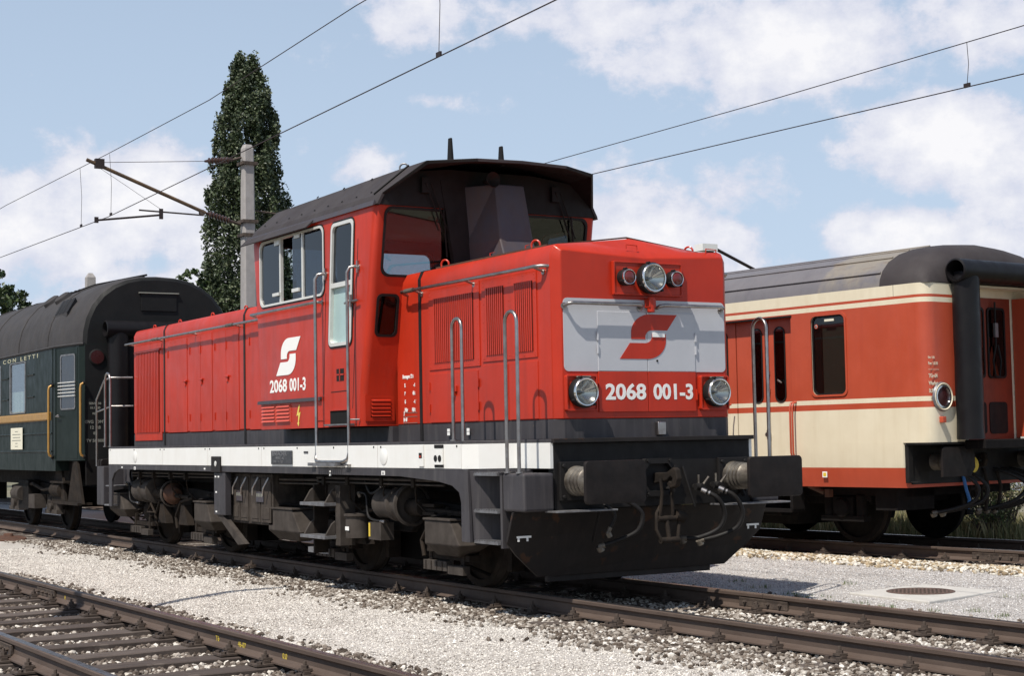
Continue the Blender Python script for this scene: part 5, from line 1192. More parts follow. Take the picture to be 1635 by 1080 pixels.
mb = MB().m('gold'); mb.loft([[(GX0, -1.415, 1.87), (GX0, -1.455, 1.89), (GX0, -1.455, 1.995), (GX0, -1.415, 2.015)], [(-14.92, -1.415, 1.87), (-14.92, -1.455, 1.89), (-14.92, -1.455, 1.995), (-14.92, -1.415, 2.015)]]); q = mb.obj('yellow_band', gc, bevel=.006); bmf(q)
text('C O N   L E T T I', 'lettering', gc, (-18.12, -1.4215, 2.955), .098, 'letter_old', sx=3.4, bold=.0015)
mb = MB().m('paper'); mb.box(-17.45, -16.65, -1.447, -1.44, 1.40, 1.78); bp_ = mb.obj('notice_board', gc, bevel=.004)
mb = MB().m('faint')
for i, (a, b) in enumerate(((.3, .5), (.12, .68), (.15, .66), (.1, .7), (.32, .48), (.3, .5))): mb.box(-17.45 + a, -17.45 + b, -1.4485, -1.4472, 1.71 - i * .052, 1.722 - i * .052)
mb.obj('printed_line', bp_)
# entrance door on the tapered corner
def taper(x): return -1.42 + (x + 14.62) / .87 * .135
mb = MB().m('green')
for x0, x1, z0, z1, t in ((-14.55, -13.80, 1.24, 3.02, .006),):
    mb.add([(x0, taper(x0) - t, z0), (x1, taper(x1) - t, z0), (x1, taper(x1) - t, z1), (x0, taper(x0) - t, z1), (x0, taper(x0) + .01, z0), (x1, taper(x1) + .01, z0), (x1, taper(x1) + .01, z1), (x0, taper(x0) + .01, z1)], [(0, 1, 2, 3), (0, 4, 5, 1), (1, 5, 6, 2), (2, 6, 7, 3), (3, 7, 4, 0)])
gd = mb.obj('entrance_door', gc, bevel=.004)
def tp(x, z, t): return (x, taper(x) - t, z)
w_o = rrect(-14.42, -13.86, 2.03, 2.93, .05); w_i = rrect(-14.38, -13.90, 2.055, 2.905, .04)
mb = MB().m('tread'); n = len(w_o); mb.add([tp(x, z, .016) for x, z in w_o] + [tp(x, z, .016) for x, z in w_i], [(i, (i + 1) % n, n + (i + 1) % n, n + i) for i in range(n)]); q = mb.obj('window_frame', gd)
mb = MB().m('glass'); mb.add([tp(x, z, .011) for x, z in w_i], [tuple(range(n))]); mb.obj('window_pane', gd)
mb = MB().m('duct'); mb.add([tp(x, z, .0085) for x, z in w_i], [tuple(range(n))]); mb.obj('window_back', gd)
for i in range(5):
    mb = MB().m('alu'); z = 2.25 + i * .055; mb.tube([tp(-14.46, z, .03), tp(-13.84, z, .03)], .010, 6); mb.obj('window_guard_bar', gd)
for x in (-14.76, -13.60):
    yy = -1.43 if x < -14.6 else -1.24
    mb = MB().m('gold'); mb.tube([(x, yy, 1.27), (x, yy - .06, 1.30), (x, yy - .07, 1.36), (x, yy - .07, 2.36), (x, yy - .06, 2.42), (x, yy, 2.45)], .020, 8); mb.m('black_shade'); mb.cyl((x, yy, 1.27), (0, -1, 0), .035, .03, 8); mb.cyl((x, yy, 2.45), (0, -1, 0), .035, .03, 8); mb.obj('brass_handrail', gc, smooth=50)
mb = MB().m('steel'); mb.tube([tp(-14.50, 1.95, .01), tp(-14.50, 1.93, .05), tp(-14.36, 1.92, .05)], .014, 6); mb.obj('door_handle', gd)
# end fittings
mb = MB().m('black_shade'); mb.lathe((-13.645, -1.03, 2.86), (1, 0, 0), [(0, .13), (.02, .13), (.03, .11)], 24); q = mb.obj('tail_lamp', gc, smooth=45)
mb = MB().m('redlens_old'); mb.lathe((-13.645, -1.03, 2.86), (1, 0, 0), [(.028, .11), (.03, .05), (.031, 0)], 24); mb.obj('red_lens', q)
bellows(gc, -13.50, .72, 1.30, 3.25, r=.17, zt=3.30, rt=.14, yext=.95)
mb = MB().m('greenend'); mb.box(-13.64, -13.50, -.60, .60, 1.25, 3.2); mb.obj('gangway_frame', gc)
for i, (t, sz, zz) in enumerate((('SENY  58', .05, 2.10), ('10.11.80', .05, 2.03), ('REV.', .045, 1.94), ('GVG  OMT', .07, 1.80), ('12  28', .07, 1.71), ('82', .06, 1.62), ('TV 58 008', .068, 1.50))):
    text(t, 'lettering', gc, (-13.643, -1.06, zz), sz, 'faint', (PI / 2, 0, PI / 2), sx=1.0, bold=.0015, align='CENTER')
for y in (-.875, .875): buffer_(-13.70, 1, y, gc, length=.66)
coupling(-13.70, 1, gc)
mb = MB().m('dark'); mb.box(-13.72, -13.64, -1.2, 1.2, .82, 1.22); mb.obj('headstock', gc)
# roof fittings
def groof(y, x=None): 
    a = math.acos(min(1, abs(y) / 1.42) ** (1 / .80)); return 3.07 + 1.14 * math.sin(a) ** .92
mb = MB().m('greenroof')
y0, y1 = -1.30, -1.12; za, zb = groof(y0), groof(y1)
mb.loft([[(-15.2, y0, za + .01), (-14.4, y0, za + .01), (-14.4, y0, za - .05), (-15.2, y0, za - .05)], [(-15.2, y1 - .03, zb + .03), (-14.4, y1 - .03, zb + .03), (-14.4, y1, zb - .05), (-15.2, y1, zb - .05)]]); q = mb.obj('roof_vent', gc, bevel=.006); bmf(q)
mb = MB().m('black_shade')
for i in range(4):
    x = -15.1 + i * .2; mb.add([(x, y0 - .002, za + .02), (x + .14, y0 - .002, za + .02), (x + .14, y1 - .04, zb + .02), (x, y1 - .04, zb + .02)], [(0, 1, 2, 3)])
mb.obj('vent_slot', q)
mb = MB().m('greenroof')
for x in (-16.4, -15.7): mb.lathe((x, -.98, groof(.98) - .02), (0, -.6, .8), [(0, .16), (.06, .15), (.09, .10), (.10, 0)], 16)
mb.obj('roof_vent', gc, smooth=45)
mb = MB().m('black_shade')
for i in range(22):
    x = -16.8 + i * .13; y = -.93 + i * .036; mb.box(x, x + .09, y, y + .05, groof(y) , groof(y) + .035)
mb.tube([(-16.9, -.95, groof(.95) + .02), (-15.3, -.55, groof(.55) + .03), (-13.9, -.12, groof(.12) + .03)], .018, 6); mb.obj('roof_walkway', gc)
mb = MB().m('greenroof')
for x in np.arange(-36, -14.7, 1.9):
    P = gring(float(x), 1.006, 1.004); mb.tube([Vector(p) for p in P], .010, 4)
mb.obj('roof_seam', gc)
# underframe of the green car
coach_bogie(gc, (-18.6, -16.1), 'dark', 'box'); coach_bogie(gc, (-36.0, -33.5), 'dark', 'box')
mb = MB().m('dark'); mb.box(GX0, -13.72, -1.0, 1.0, .78, 1.06); mb.box(-30, -22, -1.2, -.4, .40, 1.0)
mb.prism([(-14.62, 1.22), (-14.2, 1.22), (-14.3, .9), (-14.62, .9)], 'y', -1.2, -.9); mb.obj('coach_underframe', gc)
for x in (-14.9, -13.95):
    mb = MB().m('under'); mb.prism([(x - .10, 1.20), (x + .10, 1.20), (x + .42, .52), (x - .42, .52)], 'y', -1.30, -1.26); mb.obj('step_bracket', gc)
mb = MB().m('under'); mb.box(-15.3, -13.6, -1.36, -1.12, .50, .54); mb.box(-15.2, -14.4, -1.36, -1.15, .84, .87); mb.lathe((-15.25, -1.25, .72), (1, 0, 0), [(0, .0), (0, .12), (.5, .12), (.52, .04), (.55, 0)], 16); mb.tube([(-17.6, -1.2, .72), (-16.9, -1.2, .80), (-16.2, -1.2, .70), (-15.6, -1.22, .74)], .03, 8); mb.obj('step_and_pipes', gc, smooth=40)
mb = MB().m('box'); mb.lathe((-17.9, -1.22, .62), (1, 0, 0), [(0, 0), (0, .13), (.5, .13), (.5, 0)], 16); mb.box(-16.8, -16.4, -1.3, -1.1, .38, .62); mb.obj('brake_cylinder', gc, smooth=40)

# ================================================================== GROUND
def gravel_mat(name, kind):
    m = bpy.data.materials.new(name); m.use_nodes = True; t = m.node_tree; b = t.nodes['Principled BSDF']; b.inputs['Roughness'].default_value = .9
    b.inputs['Specular IOR Level'].default_value = .2
    tcn = t.nodes.new('ShaderNodeTexCoord')
    def L(a, bb): t.links.new(a, bb)
    def vor(sc, rnd=1.0):
        n = t.nodes.new('ShaderNodeTexVoronoi'); n.inputs['Scale'].default_value = sc; n.inputs['Randomness'].default_value = rnd; L(tcn.outputs['Object'], n.inputs['Vector']); return n
    def noi(sc, det=4):
        n = t.nodes.new('ShaderNodeTexNoise'); n.inputs['Scale'].default_value = sc; n.inputs['Detail'].default_value = det; L(tcn.outputs['Object'], n.inputs['Vector']); return n.outputs['Fac']
    def mx(f, a, bb):
        n = t.nodes.new('ShaderNodeMix'); n.data_type = 'RGBA'
        for s_, v in ((0, f), (6, a), (7, bb)):
            if hasattr(v, 'links'): L(v, n.inputs[s_])
            else: n.inputs[s_].default_value = v if s_ == 0 else tuple(v) + (1,)
        return n.outputs[2]
    def rmp(v, a, bb, lo=0., hi=1.):
        n = t.nodes.new('ShaderNodeMapRange'); L(v, n.inputs['Value']); n.inputs[1].default_value = a; n.inputs[2].default_value = bb; n.inputs[3].default_value = lo; n.inputs[4].default_value = hi; return n.outputs[0]
    def mth(op, a, bb=None):
        n = t.nodes.new('ShaderNodeMath'); n.operation = op
        for i, v in enumerate((a, bb)):
            if v is None: continue
            if hasattr(v, 'links'): L(v, n.inputs[i])
            else: n.inputs[i].default_value = v
        return n.outputs[0]
    def cell(v): 
        s = t.nodes.new('ShaderNodeSeparateColor'); L(v.outputs['Color'], s.inputs[0]); return s.outputs[0]
    v1 = vor(62); v2 = vor(24); v3 = vor(130)
    c1 = cell(v1); c3 = cell(v3)
    fine = mx(rmp(c1, .0, 1.0), (.45, .41, .37), (.73, .685, .625))
    fine = mx(rmp(c1, .90, .93, 0, .8), fine, (.27, .235, .205))
    fine = mx(rmp(c3, .80, .84, 0, .5), fine, (.76, .745, .72))
    fine = mx(rmp(noi(.9, 8), .42, .68, 0, .55), fine, (.42, .38, .335))
    c2 = cell(v2)
    coarse = mx(rmp(c2, 0, 1), (.12, .10, .085), (.34, .30, .265))
    coarse = mx(rmp(c2, .80, .84, 0, 1), coarse, (.62, .57, .50))
    # where the coarse track ballast shows
    s = t.nodes.new('ShaderNodeSeparateXYZ'); L(tcn.outputs['Object'], s.inputs[0])
    y, x = s.outputs[1], s.outputs[0]
    wob = mth('MULTIPLY', mth('SUBTRACT', noi(1.7, 6), .5), 1.1)
    def band(yc, hw):
        return rmp(mth('ADD', mth('ABSOLUTE', mth('SUBTRACT', y, yc)), wob), hw - .06, hw + .10, 1, 0)
    yc3 = mth('SUBTRACT', y, mth('MULTIPLY', x, .0942))
    b3 = rmp(mth('ADD', mth('ABSOLUTE', mth('SUBTRACT', yc3, 7.22)), wob), 1.25, 1.4, 1, 0)
    mask = mth('MAXIMUM', mth('MAXIMUM', band(-4.82, 1.28), band(0, 1.42)), b3)
    side = mth('ADD', y, mth('MULTIPLY', wob, .2)); fine = mx(rmp(side, 1.0, 1.6, 0, .30), fine, (.34, .33, .34))
    far = rmp(mth('ADD', y, mth('MULTIPLY', wob, 2)), 9.2, 9.9, 0, 1)
    soil = mx(rmp(noi(2.5), .3, .7), (.12, .10, .06), (.20, .17, .10))
    col = mx(mask, fine, coarse); col = mx(far, col, soil)
    L(col, b.inputs['Base Color'])
    h = mth('ADD', mth('MULTIPLY', v1.outputs['Distance'], -.9), mth('MULTIPLY', v3.outputs['Distance'], -.4))
    bp = t.nodes.new('ShaderNodeBump'); bp.inputs['Strength'].default_value = .85; bp.inputs['Distance'].default_value = .018
    L(h, bp.inputs['Height']); L(bp.outputs[0], b.inputs['Normal'])
    return m
M['gravel'] = gravel_mat('yard_gravel', 0)
M['grass'] = mat('field_grass', (.085, .125, .045), .9, col2=(.13, .145, .06), nscale=.35, amount=.8, bump=.03, bscale=4)
M['farroad'] = mat('road_grey_blue', (.20, .215, .24), .85, col2=(.26, .265, .28), nscale=.6, amount=.6)
M['soilground'] = mat('dry_ground', (.20, .175, .12), .95, col2=(.11, .115, .06), nscale=.4, amount=.8)
def stone_mat(name, isl): return mat(name, (.3, .3, .3), .85, island=isl, spec=.2)
M['stones'] = stone_mat('ballast_stone', [(0, (.045, .034, .027)), (.38, (.115, .090, .072)), (.62, (.20, .165, .138)), (.80, (.32, .28, .24)), (.90, (.58, .53, .46)), (1.0, (.74, .70, .63))])
M['stones_mid'] = stone_mat('shoulder_ballast_stone', [(0, (.055, .041, .032)), (.25, (.13, .102, .08)), (.5, (.225, .19, .158)), (.76, (.36, .322, .28)), (.92, (.56, .52, .46)), (1.0, (.74, .70, .64))])
M['pebbles_grey'] = stone_mat('grey_path_pebble', [(0, (.20, .18, .165)), (.2, (.36, .34, .33)), (.5, (.47, .455, .45)), (.8, (.58, .565, .55)), (1.0, (.74, .72, .69))])
M['pebbles'] = stone_mat('path_pebble', [(0, (.20, .17, .145)), (.14, (.38, .35, .32)), (.45, (.55, .51, .46)), (.8, (.70, .66, .60)), (1.0, (.82, .785, .73))])
M['stones_ochre'] = stone_mat('ochre_ballast_stone', [(0, (.12, .10, .075)), (.25, (.34, .25, .15)), (.5, (.46, .38, .26)), (.7, (.56, .52, .44)), (1.0, (.72, .69, .62))])
M['wood'] = mat('weathered_sleeper_wood', (.088, .066, .054), .9, col2=(.032, .023, .019), nscale=5, amount=.85, stretch=(6, .5, 3), bump=.004, bscale=22, spots=(7, .62, .35, (.17, .14, .118)))
M['wood_pale'] = mat('bleached_sleeper_wood', (.12, .094, .079), .9, col2=(.048, .036, .030), nscale=5, amount=.85, stretch=(6, .5, 3), bump=.004, bscale=22)

SEG = [(-6.9, -.155), (-6.15, -.215), (-3.50, -.225), (-3.22, -.175), (-2.4, -.150), (-1.65, -.165), (-1.25, -.188), (1.25, -.192), (1.7, -.175), (3.2, -.16), (12.0, -.175)]
def gz_raw(x, y):
    ys = np.array([s[0] for s in SEG]); zs = np.array([s[1] for s in SEG]); base = np.interp(y, ys, zs)
    yl = y - 7.19 - (-(0) + x * .0942)
    dip = np.clip((1.30 - np.abs(yl)) / .25, 0, 1) * .03
    return base - dip
def gz(x, y):
    return gz_raw(x, y) + .006 * np.sin(x * 3.1 + y * 1.7) * np.sin(y * 4.3 - x * 1.1) + .005 * np.sin(x * .9 + 1.3 * y)
xs = np.concatenate([np.arange(-42, -12, 1.0), np.arange(-12, 14.01, .14)]); ys = np.arange(-9.0, 16.01, .11)
X, Y = np.meshgrid(xs, ys, indexing='ij'); Z = gz(X, Y) + rng.normal(0, .0018, X.shape)
edge_ = (X < -41.5) | (X > 13.9) | (Y < -8.95) | (Y > 15.9); Z = np.where(edge_, -.34, Z)
nx, ny = X.shape
V = np.stack([X, Y, Z], -1).reshape(-1, 3)
I = np.arange(nx * ny).reshape(nx, ny)
Q = np.stack([I[:-1, :-1], I[1:, :-1], I[1:, 1:], I[:-1, 1:]], -1).reshape(-1, 4)
def npmesh(name, V, Fq, mt, smooth=False):
    k = Fq.shape[1]; me = bpy.data.meshes.new(name); me.vertices.add(len(V)); me.vertices.foreach_set('co', V.astype(np.float32).ravel())
    me.loops.add(Fq.size); me.loops.foreach_set('vertex_index', Fq.astype(np.int32).ravel())
    me.polygons.add(len(Fq)); me.polygons.foreach_set('loop_start', np.arange(0, Fq.size, k, dtype=np.int32)); me.polygons.foreach_set('loop_total', np.full(len(Fq), k, dtype=np.int32))
    me.polygons.foreach_set('use_smooth', np.full(len(Fq), smooth)); me.materials.append(M[mt]); me.update(calc_edges=True); me.validate()
    o = bpy.data.objects.new(name, me); COL.objects.link(o); return o
g = npmesh('gravel_ground', V, Q, 'gravel', True); g['kind'] = 'structure'
mb = MB().m('soilground'); S = 2500
mb.add([(-S, -S, -.30), (S, -S, -.30), (S, S, -.30), (-S, S, -.30)], [(0, 1, 2, 3)]); o = mb.obj('ground'); o['kind'] = 'structure'
mb = MB().m('farroad'); mb.add([(-46, 27, -.296), (90, 27, -.296), (90, 47, -.296), (-46, 47, -.296)], [(0, 1, 2, 3)]); o = mb.obj('road'); o['kind'] = 'structure'
mb = MB().m('grass'); mb.add([(-600, 66, -.292), (600, 66, -.292), (600, 900, 1.5), (-600, 900, 1.5)], [(0, 1, 2, 3)]); o = mb.obj('grass_field'); o['kind'] = 'structure'

# stones: deformed icosahedra joined into one stuff mesh per kind
PHI = (1 + 5 ** .5) / 2
ICV = np.array([(-1, PHI, 0), (1, PHI, 0), (-1, -PHI, 0), (1, -PHI, 0), (0, -1, PHI), (0, 1, PHI), (0, -1, -PHI), (0, 1, -PHI), (PHI, 0, -1), (PHI, 0, 1), (-PHI, 0, -1), (-PHI, 0, 1)]); ICV /= np.linalg.norm(ICV[0])
ICF = np.array([(0, 11, 5), (0, 5, 1), (0, 1, 7), (0, 7, 10), (0, 10, 11), (1, 5, 9), (5, 11, 4), (11, 10, 2), (10, 7, 6), (7, 1, 8), (3, 9, 4), (3, 4, 2), (3, 2, 6), (3, 6, 8), (3, 8, 9), (4, 9, 5), (2, 4, 11), (6, 2, 10), (8, 6, 7), (9, 8, 1)])
OCV = np.array([(1, 0, 0), (-1, 0, 0), (0, 1, 0), (0, -1, 0), (0, 0, 1), (0, 0, -1)], float); OCF = np.array([(0, 2, 4), (2, 1, 4), (1, 3, 4), (3, 0, 4), (2, 0, 5), (1, 2, 5), (3, 1, 5), (0, 3, 5)])
def stones(name, P, size, mt, ico=True, flat=.65):
    n = len(P); bv, bf = (ICV, ICF) if ico else (OCV, OCF)
    sc = size[:, None] * np.stack([rng.uniform(.75, 1.35, n), rng.uniform(.65, 1.1, n), rng.uniform(.55, .95, n) * flat / .65], 1)
    v = bv[None] * rng.uniform(.72, 1.22, (n, len(bv), 1)) * sc[:, None, :]
    a = rng.uniform(0, 2 * PI, n); ca, sa = np.cos(a), np.sin(a); tl = rng.normal(0, .35, n); ct, st = np.cos(tl), np.sin(tl)
    x, y, z = v[..., 0], v[..., 1], v[..., 2]
    y, z = y * ct[:, None] - z * st[:, None], y * st[:, None] + z * ct[:, None]
    x, y = x * ca[:, None] - y * sa[:, None], x * sa[:, None] + y * ca[:, None]
    v = np.stack([x, y, z], -1) + P[:, None, :]
    f = (bf[None] + (np.arange(n) * len(bv))[:, None, None]).reshape(-1, 3)
    return npmesh(name, v.reshape(-1, 3), f, mt)
def scatter(n, x0, x1, y0, y1): return np.stack([rng.uniform(x0, x1, n), rng.uniform(y0, y1, n)], 1)
def wobble(x): return .11 * np.sin(x * 1.3) + .08 * np.sin(x * 3.7 + 1) + .05 * np.sin(x * 8.3)
XB = 5.0
def finish(P, size, lift=.35): 
    z = gz(P[:, 0], P[:, 1]) + size * lift; return np.concatenate([P, z[:, None]], 1)
# foreground track
P = scatter(30000, -9.5, 3.6, -6.5, -3.30); keep = (np.abs(P[:, 1] + 4.82) < 1.42 + wobble(P[:, 0]) * .9 + rng.exponential(.11, len(P))); P = P[keep]
sz = rng.uniform(.012, .029, len(P)); o = stones('ballast', finish(P, sz, .45), sz, 'stones'); tag(o, 'dark and white ballast stones between the sleepers of the foreground track', 'ballast'); o['kind'] = 'stuff'
# locomotive track, near shoulder, crib and far shoulder
P = scatter(80000, -16, 6.5, -2.3, 1.9); keep = (np.abs(P[:, 1]) < 1.50 + wobble(P[:, 0] + 4) + rng.exponential(.13, len(P))) & ((P[:, 0] > -2.5) | (P[:, 1] < -.2)); P = P[keep]
sz = rng.uniform(.009, .026, len(P)); o = stones('ballast', finish(P, sz, .55), sz, 'stones_mid'); tag(o, 'mixed ballast stones around the rails under the red locomotive', 'ballast'); o['kind'] = 'stuff'
# coach track edge: ochre stones
n = 15000; lx = rng.uniform(-9, 5.5, n); ly = -1.05 - rng.exponential(.28, n); ly = np.where(ly < -2.2, -1.2, ly)
P = np.stack([lx * math.cos(.094) - ly * math.sin(.094), 7.19 + lx * math.sin(.094) + ly * math.cos(.094)], 1)
sz = rng.uniform(.016, .034, n); o = stones('ballast', finish(P, sz, .4), sz, 'stones_ochre'); tag(o, 'pale ochre ballast stones along the near edge of the coach track', 'ballast'); o['kind'] = 'stuff'
n = 9000; lx = rng.uniform(-9, 5.5, n); ly = rng.uniform(-1.2, 1.4, n)
P = np.stack([lx * math.cos(.094) - ly * math.sin(.094), 7.19 + lx * math.sin(.094) + ly * math.cos(.094)], 1)
sz = rng.uniform(.016, .032, n); o = stones('ballast', finish(P, sz, .4), sz, 'stones'); tag(o, 'dark ballast stones in the shade under the red and cream coach', 'ballast'); o['kind'] = 'stuff'
# paths
P = scatter(95000, -14, 6.2, -3.6, -1.35); sz = rng.uniform(.0045, .0105, len(P)) * np.where(rng.random(len(P)) > .985, 1.9, 1.0); o = stones('path_gravel', finish(P, sz, .25), sz, 'pebbles', False)
tag(o, 'bright fine gravel of the path between the two nearer tracks', 'gravel'); o['kind'] = 'stuff'
P = scatter(60000, -5, 7.0, 1.5, 6.9); P = P[(P[:, 1] - 7.19 - P[:, 0] * .094 < -1.15)]; P = P[~((np.abs(P[:, 0] - .3) < .54) & (np.abs(P[:, 1] - 2.97) < .6))]
sz = rng.uniform(.005, .0105, len(P)); o = stones('path_gravel', finish(P, sz, .25), sz, 'pebbles_grey', False)
tag(o, 'greyish fine gravel of the path between locomotive track and coach track', 'gravel'); o['kind'] = 'stuff'

# ================================================================== TRACKS
RP = [(-.0625, -.149), (-.0625, -.138), (-.022, -.125), (-.008, -.110), (-.0075, -.052), (-.018, -.042), (-.0335, -.034), (-.0345, -.010), (-.028, -.002)]
RPF = RP + [(-a, b) for a, b in RP[::-1]]
def rail(par, y, x0, x1, joints=()):
    segs = [x0] + sorted(joints) + [x1]
    for a, b in zip(segs[:-1], segs[1:]):
        mb = MB().m('rail'); k = max(2, int((b - a) / 2.0)); rings = [[(a + .004 + (b - a - .008) * i / k, y + p, q) for p, q in RPF] for i in range(k + 1)]
        mb.loft(rings); n = len(RPF)
        mb.m('railtop'); mb.add([(a + .004, y - .0275, -.0012), (b - .004, y - .0275, -.0012), (b - .004, y + .0275, -.0012), (a + .004, y + .0275, -.0012)], [(0, 1, 2, 3)])
        r = mb.obj('rail', par); bmf(r)
    for j in joints:
        mb = MB().m('iron')
        for s in (-1, 1):
            mb.prism([(y + s * .009, -.118), (y + s * .035, -.124), (y + s * .030, -.075), (y + s * .035, -.050), (y + s * .016, -.046)], 'x', j - .33, j + .33)
            for k in range(4): mb.lathe((j - .24 + k * .16, y + s * .030, -.085), (0, s, 0), [(0, .018), (.02, .018), (.021, .010), (.035, .010), (.036, 0)], 6)
        o = mb.obj('fishplate', par, bevel=.002)
mb = MB().m('iron')
mb.box(-.09, .09, -.19, .19, -.014, .0)
for s in (-1, 1):
    mb.box(-.05, .05, s * .068, s * .115, .0, .022); mb.box(-.035, .035, s * .045, s * .12, .022, .038)
    mb.cyl((0, s * .088, .036), (0, 0, 1), .026, .024, 6); mb.cyl((0, s * .088, .058), (0, 0, 1), .012, .030, 8)
    for a in (-.06, .06): mb.cyl((a, s * .155, .0), (0, 0, 1), .02, .018, 6)
clip_src = None
def make_track(name, label, loc, rz, xs, x0, x1, joints_n, joints_f, half=1.28, mt='wood', clip_range=(-9, 7), top=-.170):
    global clip_src
    T = tag(empty(name, loc, rz), label, 'railway track', 'parallel tracks of the yard')
    rail(T, -.755, x0, x1, joints_n); rail(T, .755, x0, x1, joints_f)
    srcs = []
    for k in range(5):
        m2 = MB().m('wood_pale' if k in (1, 4) and mt == 'wood' else mt); w = .118 + .006 * k
        L = 2 * half; P = []
        for i in range(7):
            yy = -half + L * i / 6 + (0 if 0 < i < 6 else 0); dx = .006 * math.sin(i * 2.1 + k); dz = .004 * math.sin(i * 1.3 + k * 2)
            P.append([(-w + dx, yy, -.11), (-w + dx, yy, -.006 + dz), (-w + .012 + dx, yy, dz), (w - .012 + dx, yy, dz), (w + dx, yy, -.006 + dz), (w + dx, yy, -.11)])
        m2.loft(P); s_ = m2.obj('sleeper', T); bmf(s_); srcs.append(s_)
    for i, x in enumerate(xs):
        s_ = srcs[i] if i < 5 else share(srcs[i % 5], 'sleeper', T, (0, 0, 0))
        s_.location = (x, .03 * math.sin(i * 2.3), top + .002 * math.sin(i * 1.9)); s_.rotation_euler = (0, 0, .012 * math.sin(i * 3.7))
        if clip_range[0] < x < clip_range[1]:
            for y in (-.755, .755):
                if clip_src is None: c = mb.obj('rail_fastening', T); clip_src = c; c.location = (x, y, -.150)
                else: c = share(clip_src, 'rail_fastening', T, (x, y, -.150))
    return T
T0 = make_track('railway_track', 'empty railway track in the foreground at lower left, its timber sleepers bare', (0, -4.82, 0), 0, [.14 + .706 * i for i in range(-52, 17)], -60, 13, (-.9,), (-5.25,))
T1 = make_track('railway_track', 'middle railway track that carries the red locomotive and the green car', (0, 0, 0), 0, [.53 + .68 * i for i in range(-62, 18)], -60, 13, (), (.55, -11.8), clip_range=(-13, 9), top=-.176)
T2 = make_track('railway_track', 'far railway track on the right that carries the red and cream coach', (0, 7.191, 0), .093981, [.1 + .66 * i for i in range(-46, 14)], -40, 10, (-1.85,), (), clip_range=(-6, 6), mt='wood_pale')
# yellow chalk marks on the web of the foreground rail
for t, x in (('A', -4.62), ('T6', -.35), ('46-07', .12), ('0,0', .98)):
    text(t, 'chalk_mark', T0, (x, .755 - .0095, -.112), .058, 'yellow', sx=1.2, bold=.0005)
# manhole
mb = MB().m('concpale'); c = (.30, 2.97); sq = [(-.15, 2.40), (.96, 2.36), (.68, 3.58), (-.27, 3.56)]
sq = [(.30 + (a - .30), b) for a, b in sq]
zc = -.142
mb.prism(sq, 'z', -.26, zc); mh = mb.obj('manhole', bevel=.012); tag(mh, 'round rusty manhole cover in a pale concrete slab on the right-hand gravel', 'manhole')
mb = MB().m('manhole'); mb.lathe((.26, 2.96, zc - .01), (0, 0, 1), [(0, .33), (.016, .33), (.02, .31), (.013, .305), (.013, 0)], 40)
cv = mb.obj('manhole_cover', mh, smooth=40)
mb = MB().m('box')
for i in range(-5, 6):
    for j in range(-5, 6):
        if i * i + j * j < 27: mb.box(.26 + i * .054 - .008, .26 + i * .054 + .008, 2.96 + j * .054 - .008, 2.96 + j * .054 + .008, zc + .0032, zc + .006)
mb.obj('cover_stud', cv)
# rusty lid on the gravel at the left
mb = MB().m('rustpart'); mb.lathe((0, 0, 0), (0, 0, 1), [(0, .38), (.04, .42), (.07, .40), (.06, .30), (.10, .12), (.16, .10), (.165, 0)], 26)
o = mb.obj('rusty_lid', smooth=40, loc=(-16.5, -1.72, -.155)); o.scale = (1.0, .62, .75); o.rotation_euler = (.04, .05, .3); tag(o, 'rusty round iron lid lying on the gravel at the far left', 'lid')
# small bright rag beside the rail
mb = MB().m('decal'); mb.lathe((0, 0, 0), (0, 0, 1), [(0, .05), (.03, .055), (.05, .03), (.055, 0)], 8); o = mb.obj('white_stone', loc=(-12.6, -1.12, -.16)); o.scale = (1.4, .6, .8); tag(o, 'single large white stone beside the rail under the rear of the locomotive', 'stone')

# weeds: thin tufts in the gravel and dry grass beyond the coach
def tufts(name, P, h, n_bl, mt, spread=.10, wid=.006):
    vs = []; fs = []
    for (x, y, z) in P:
        for k in range(n_bl):
            a = random.uniform(0, 2 * PI); r = random.uniform(0, spread); hh = h * random.uniform(.4, 1.1); bx, by = x + r * math.cos(a), y + r * math.sin(a)
            lean = random.uniform(.05, .45) * hh; tx, ty = bx + lean * math.cos(a), by + lean * math.sin(a); w = wid * random.uniform(.6, 1.3); p = a + PI / 2 + random.uniform(-.8, .8)
            o = len(vs); vs += [(bx - w * math.cos(p), by - w * math.sin(p), z), (bx + w * math.cos(p), by + w * math.sin(p), z), (bx + (tx - bx) * .45 + w * .8 * math.cos(p), by + (ty - by) * .45 + w * .8 * math.sin(p), z + hh * .6), (tx, ty, z + hh)]
            fs += [(o, o + 1, o + 2), (o, o + 2, o + 3)]
    return npmesh(name, np.array(vs), np.array(fs), mt)
M['dry'] = mat('dry_grass', (.20, .18, .085), .8, island=[(0, (.09, .11, .035)), (.4, (.17, .17, .07)), (.75, (.30, .26, .13)), (1, (.42, .36, .2))])
M['weed'] = mat('green_weed', (.08, .12, .03), .7, island=[(0, (.05, .09, .02)), (.6, (.11, .15, .05)), (1, (.22, .21, .09))])
P = [(x, y, float(gz(x, y))) for x, y in [(1.0, 1.85), (.4, 1.95), (-.1, 2.05), (-.5, 2.0), (1.4, 1.9), (1.7, 2.2), (2.1, 2.1), (2.5, 2.4), (-.9, 3.1), (-1.3, 2.2), (-1.9, 2.5), (2.9, 2.9), (1.2, 3.4), (2.0, 3.1), (2.4, 3.3), (.9, 1.8), (-.2, 1.75), (.2, 1.7)]]
P = [(x + random.gauss(0, .08), y + random.gauss(0, .06), z) for x, y, z in P for _ in range(3)]
o = tufts('weeds', P, .045, 12, 'weed', .09, .003); tag(o, 'small green weeds sprouting in the gravel around the manhole', 'weeds'); o['kind'] = 'stuff'
P = []
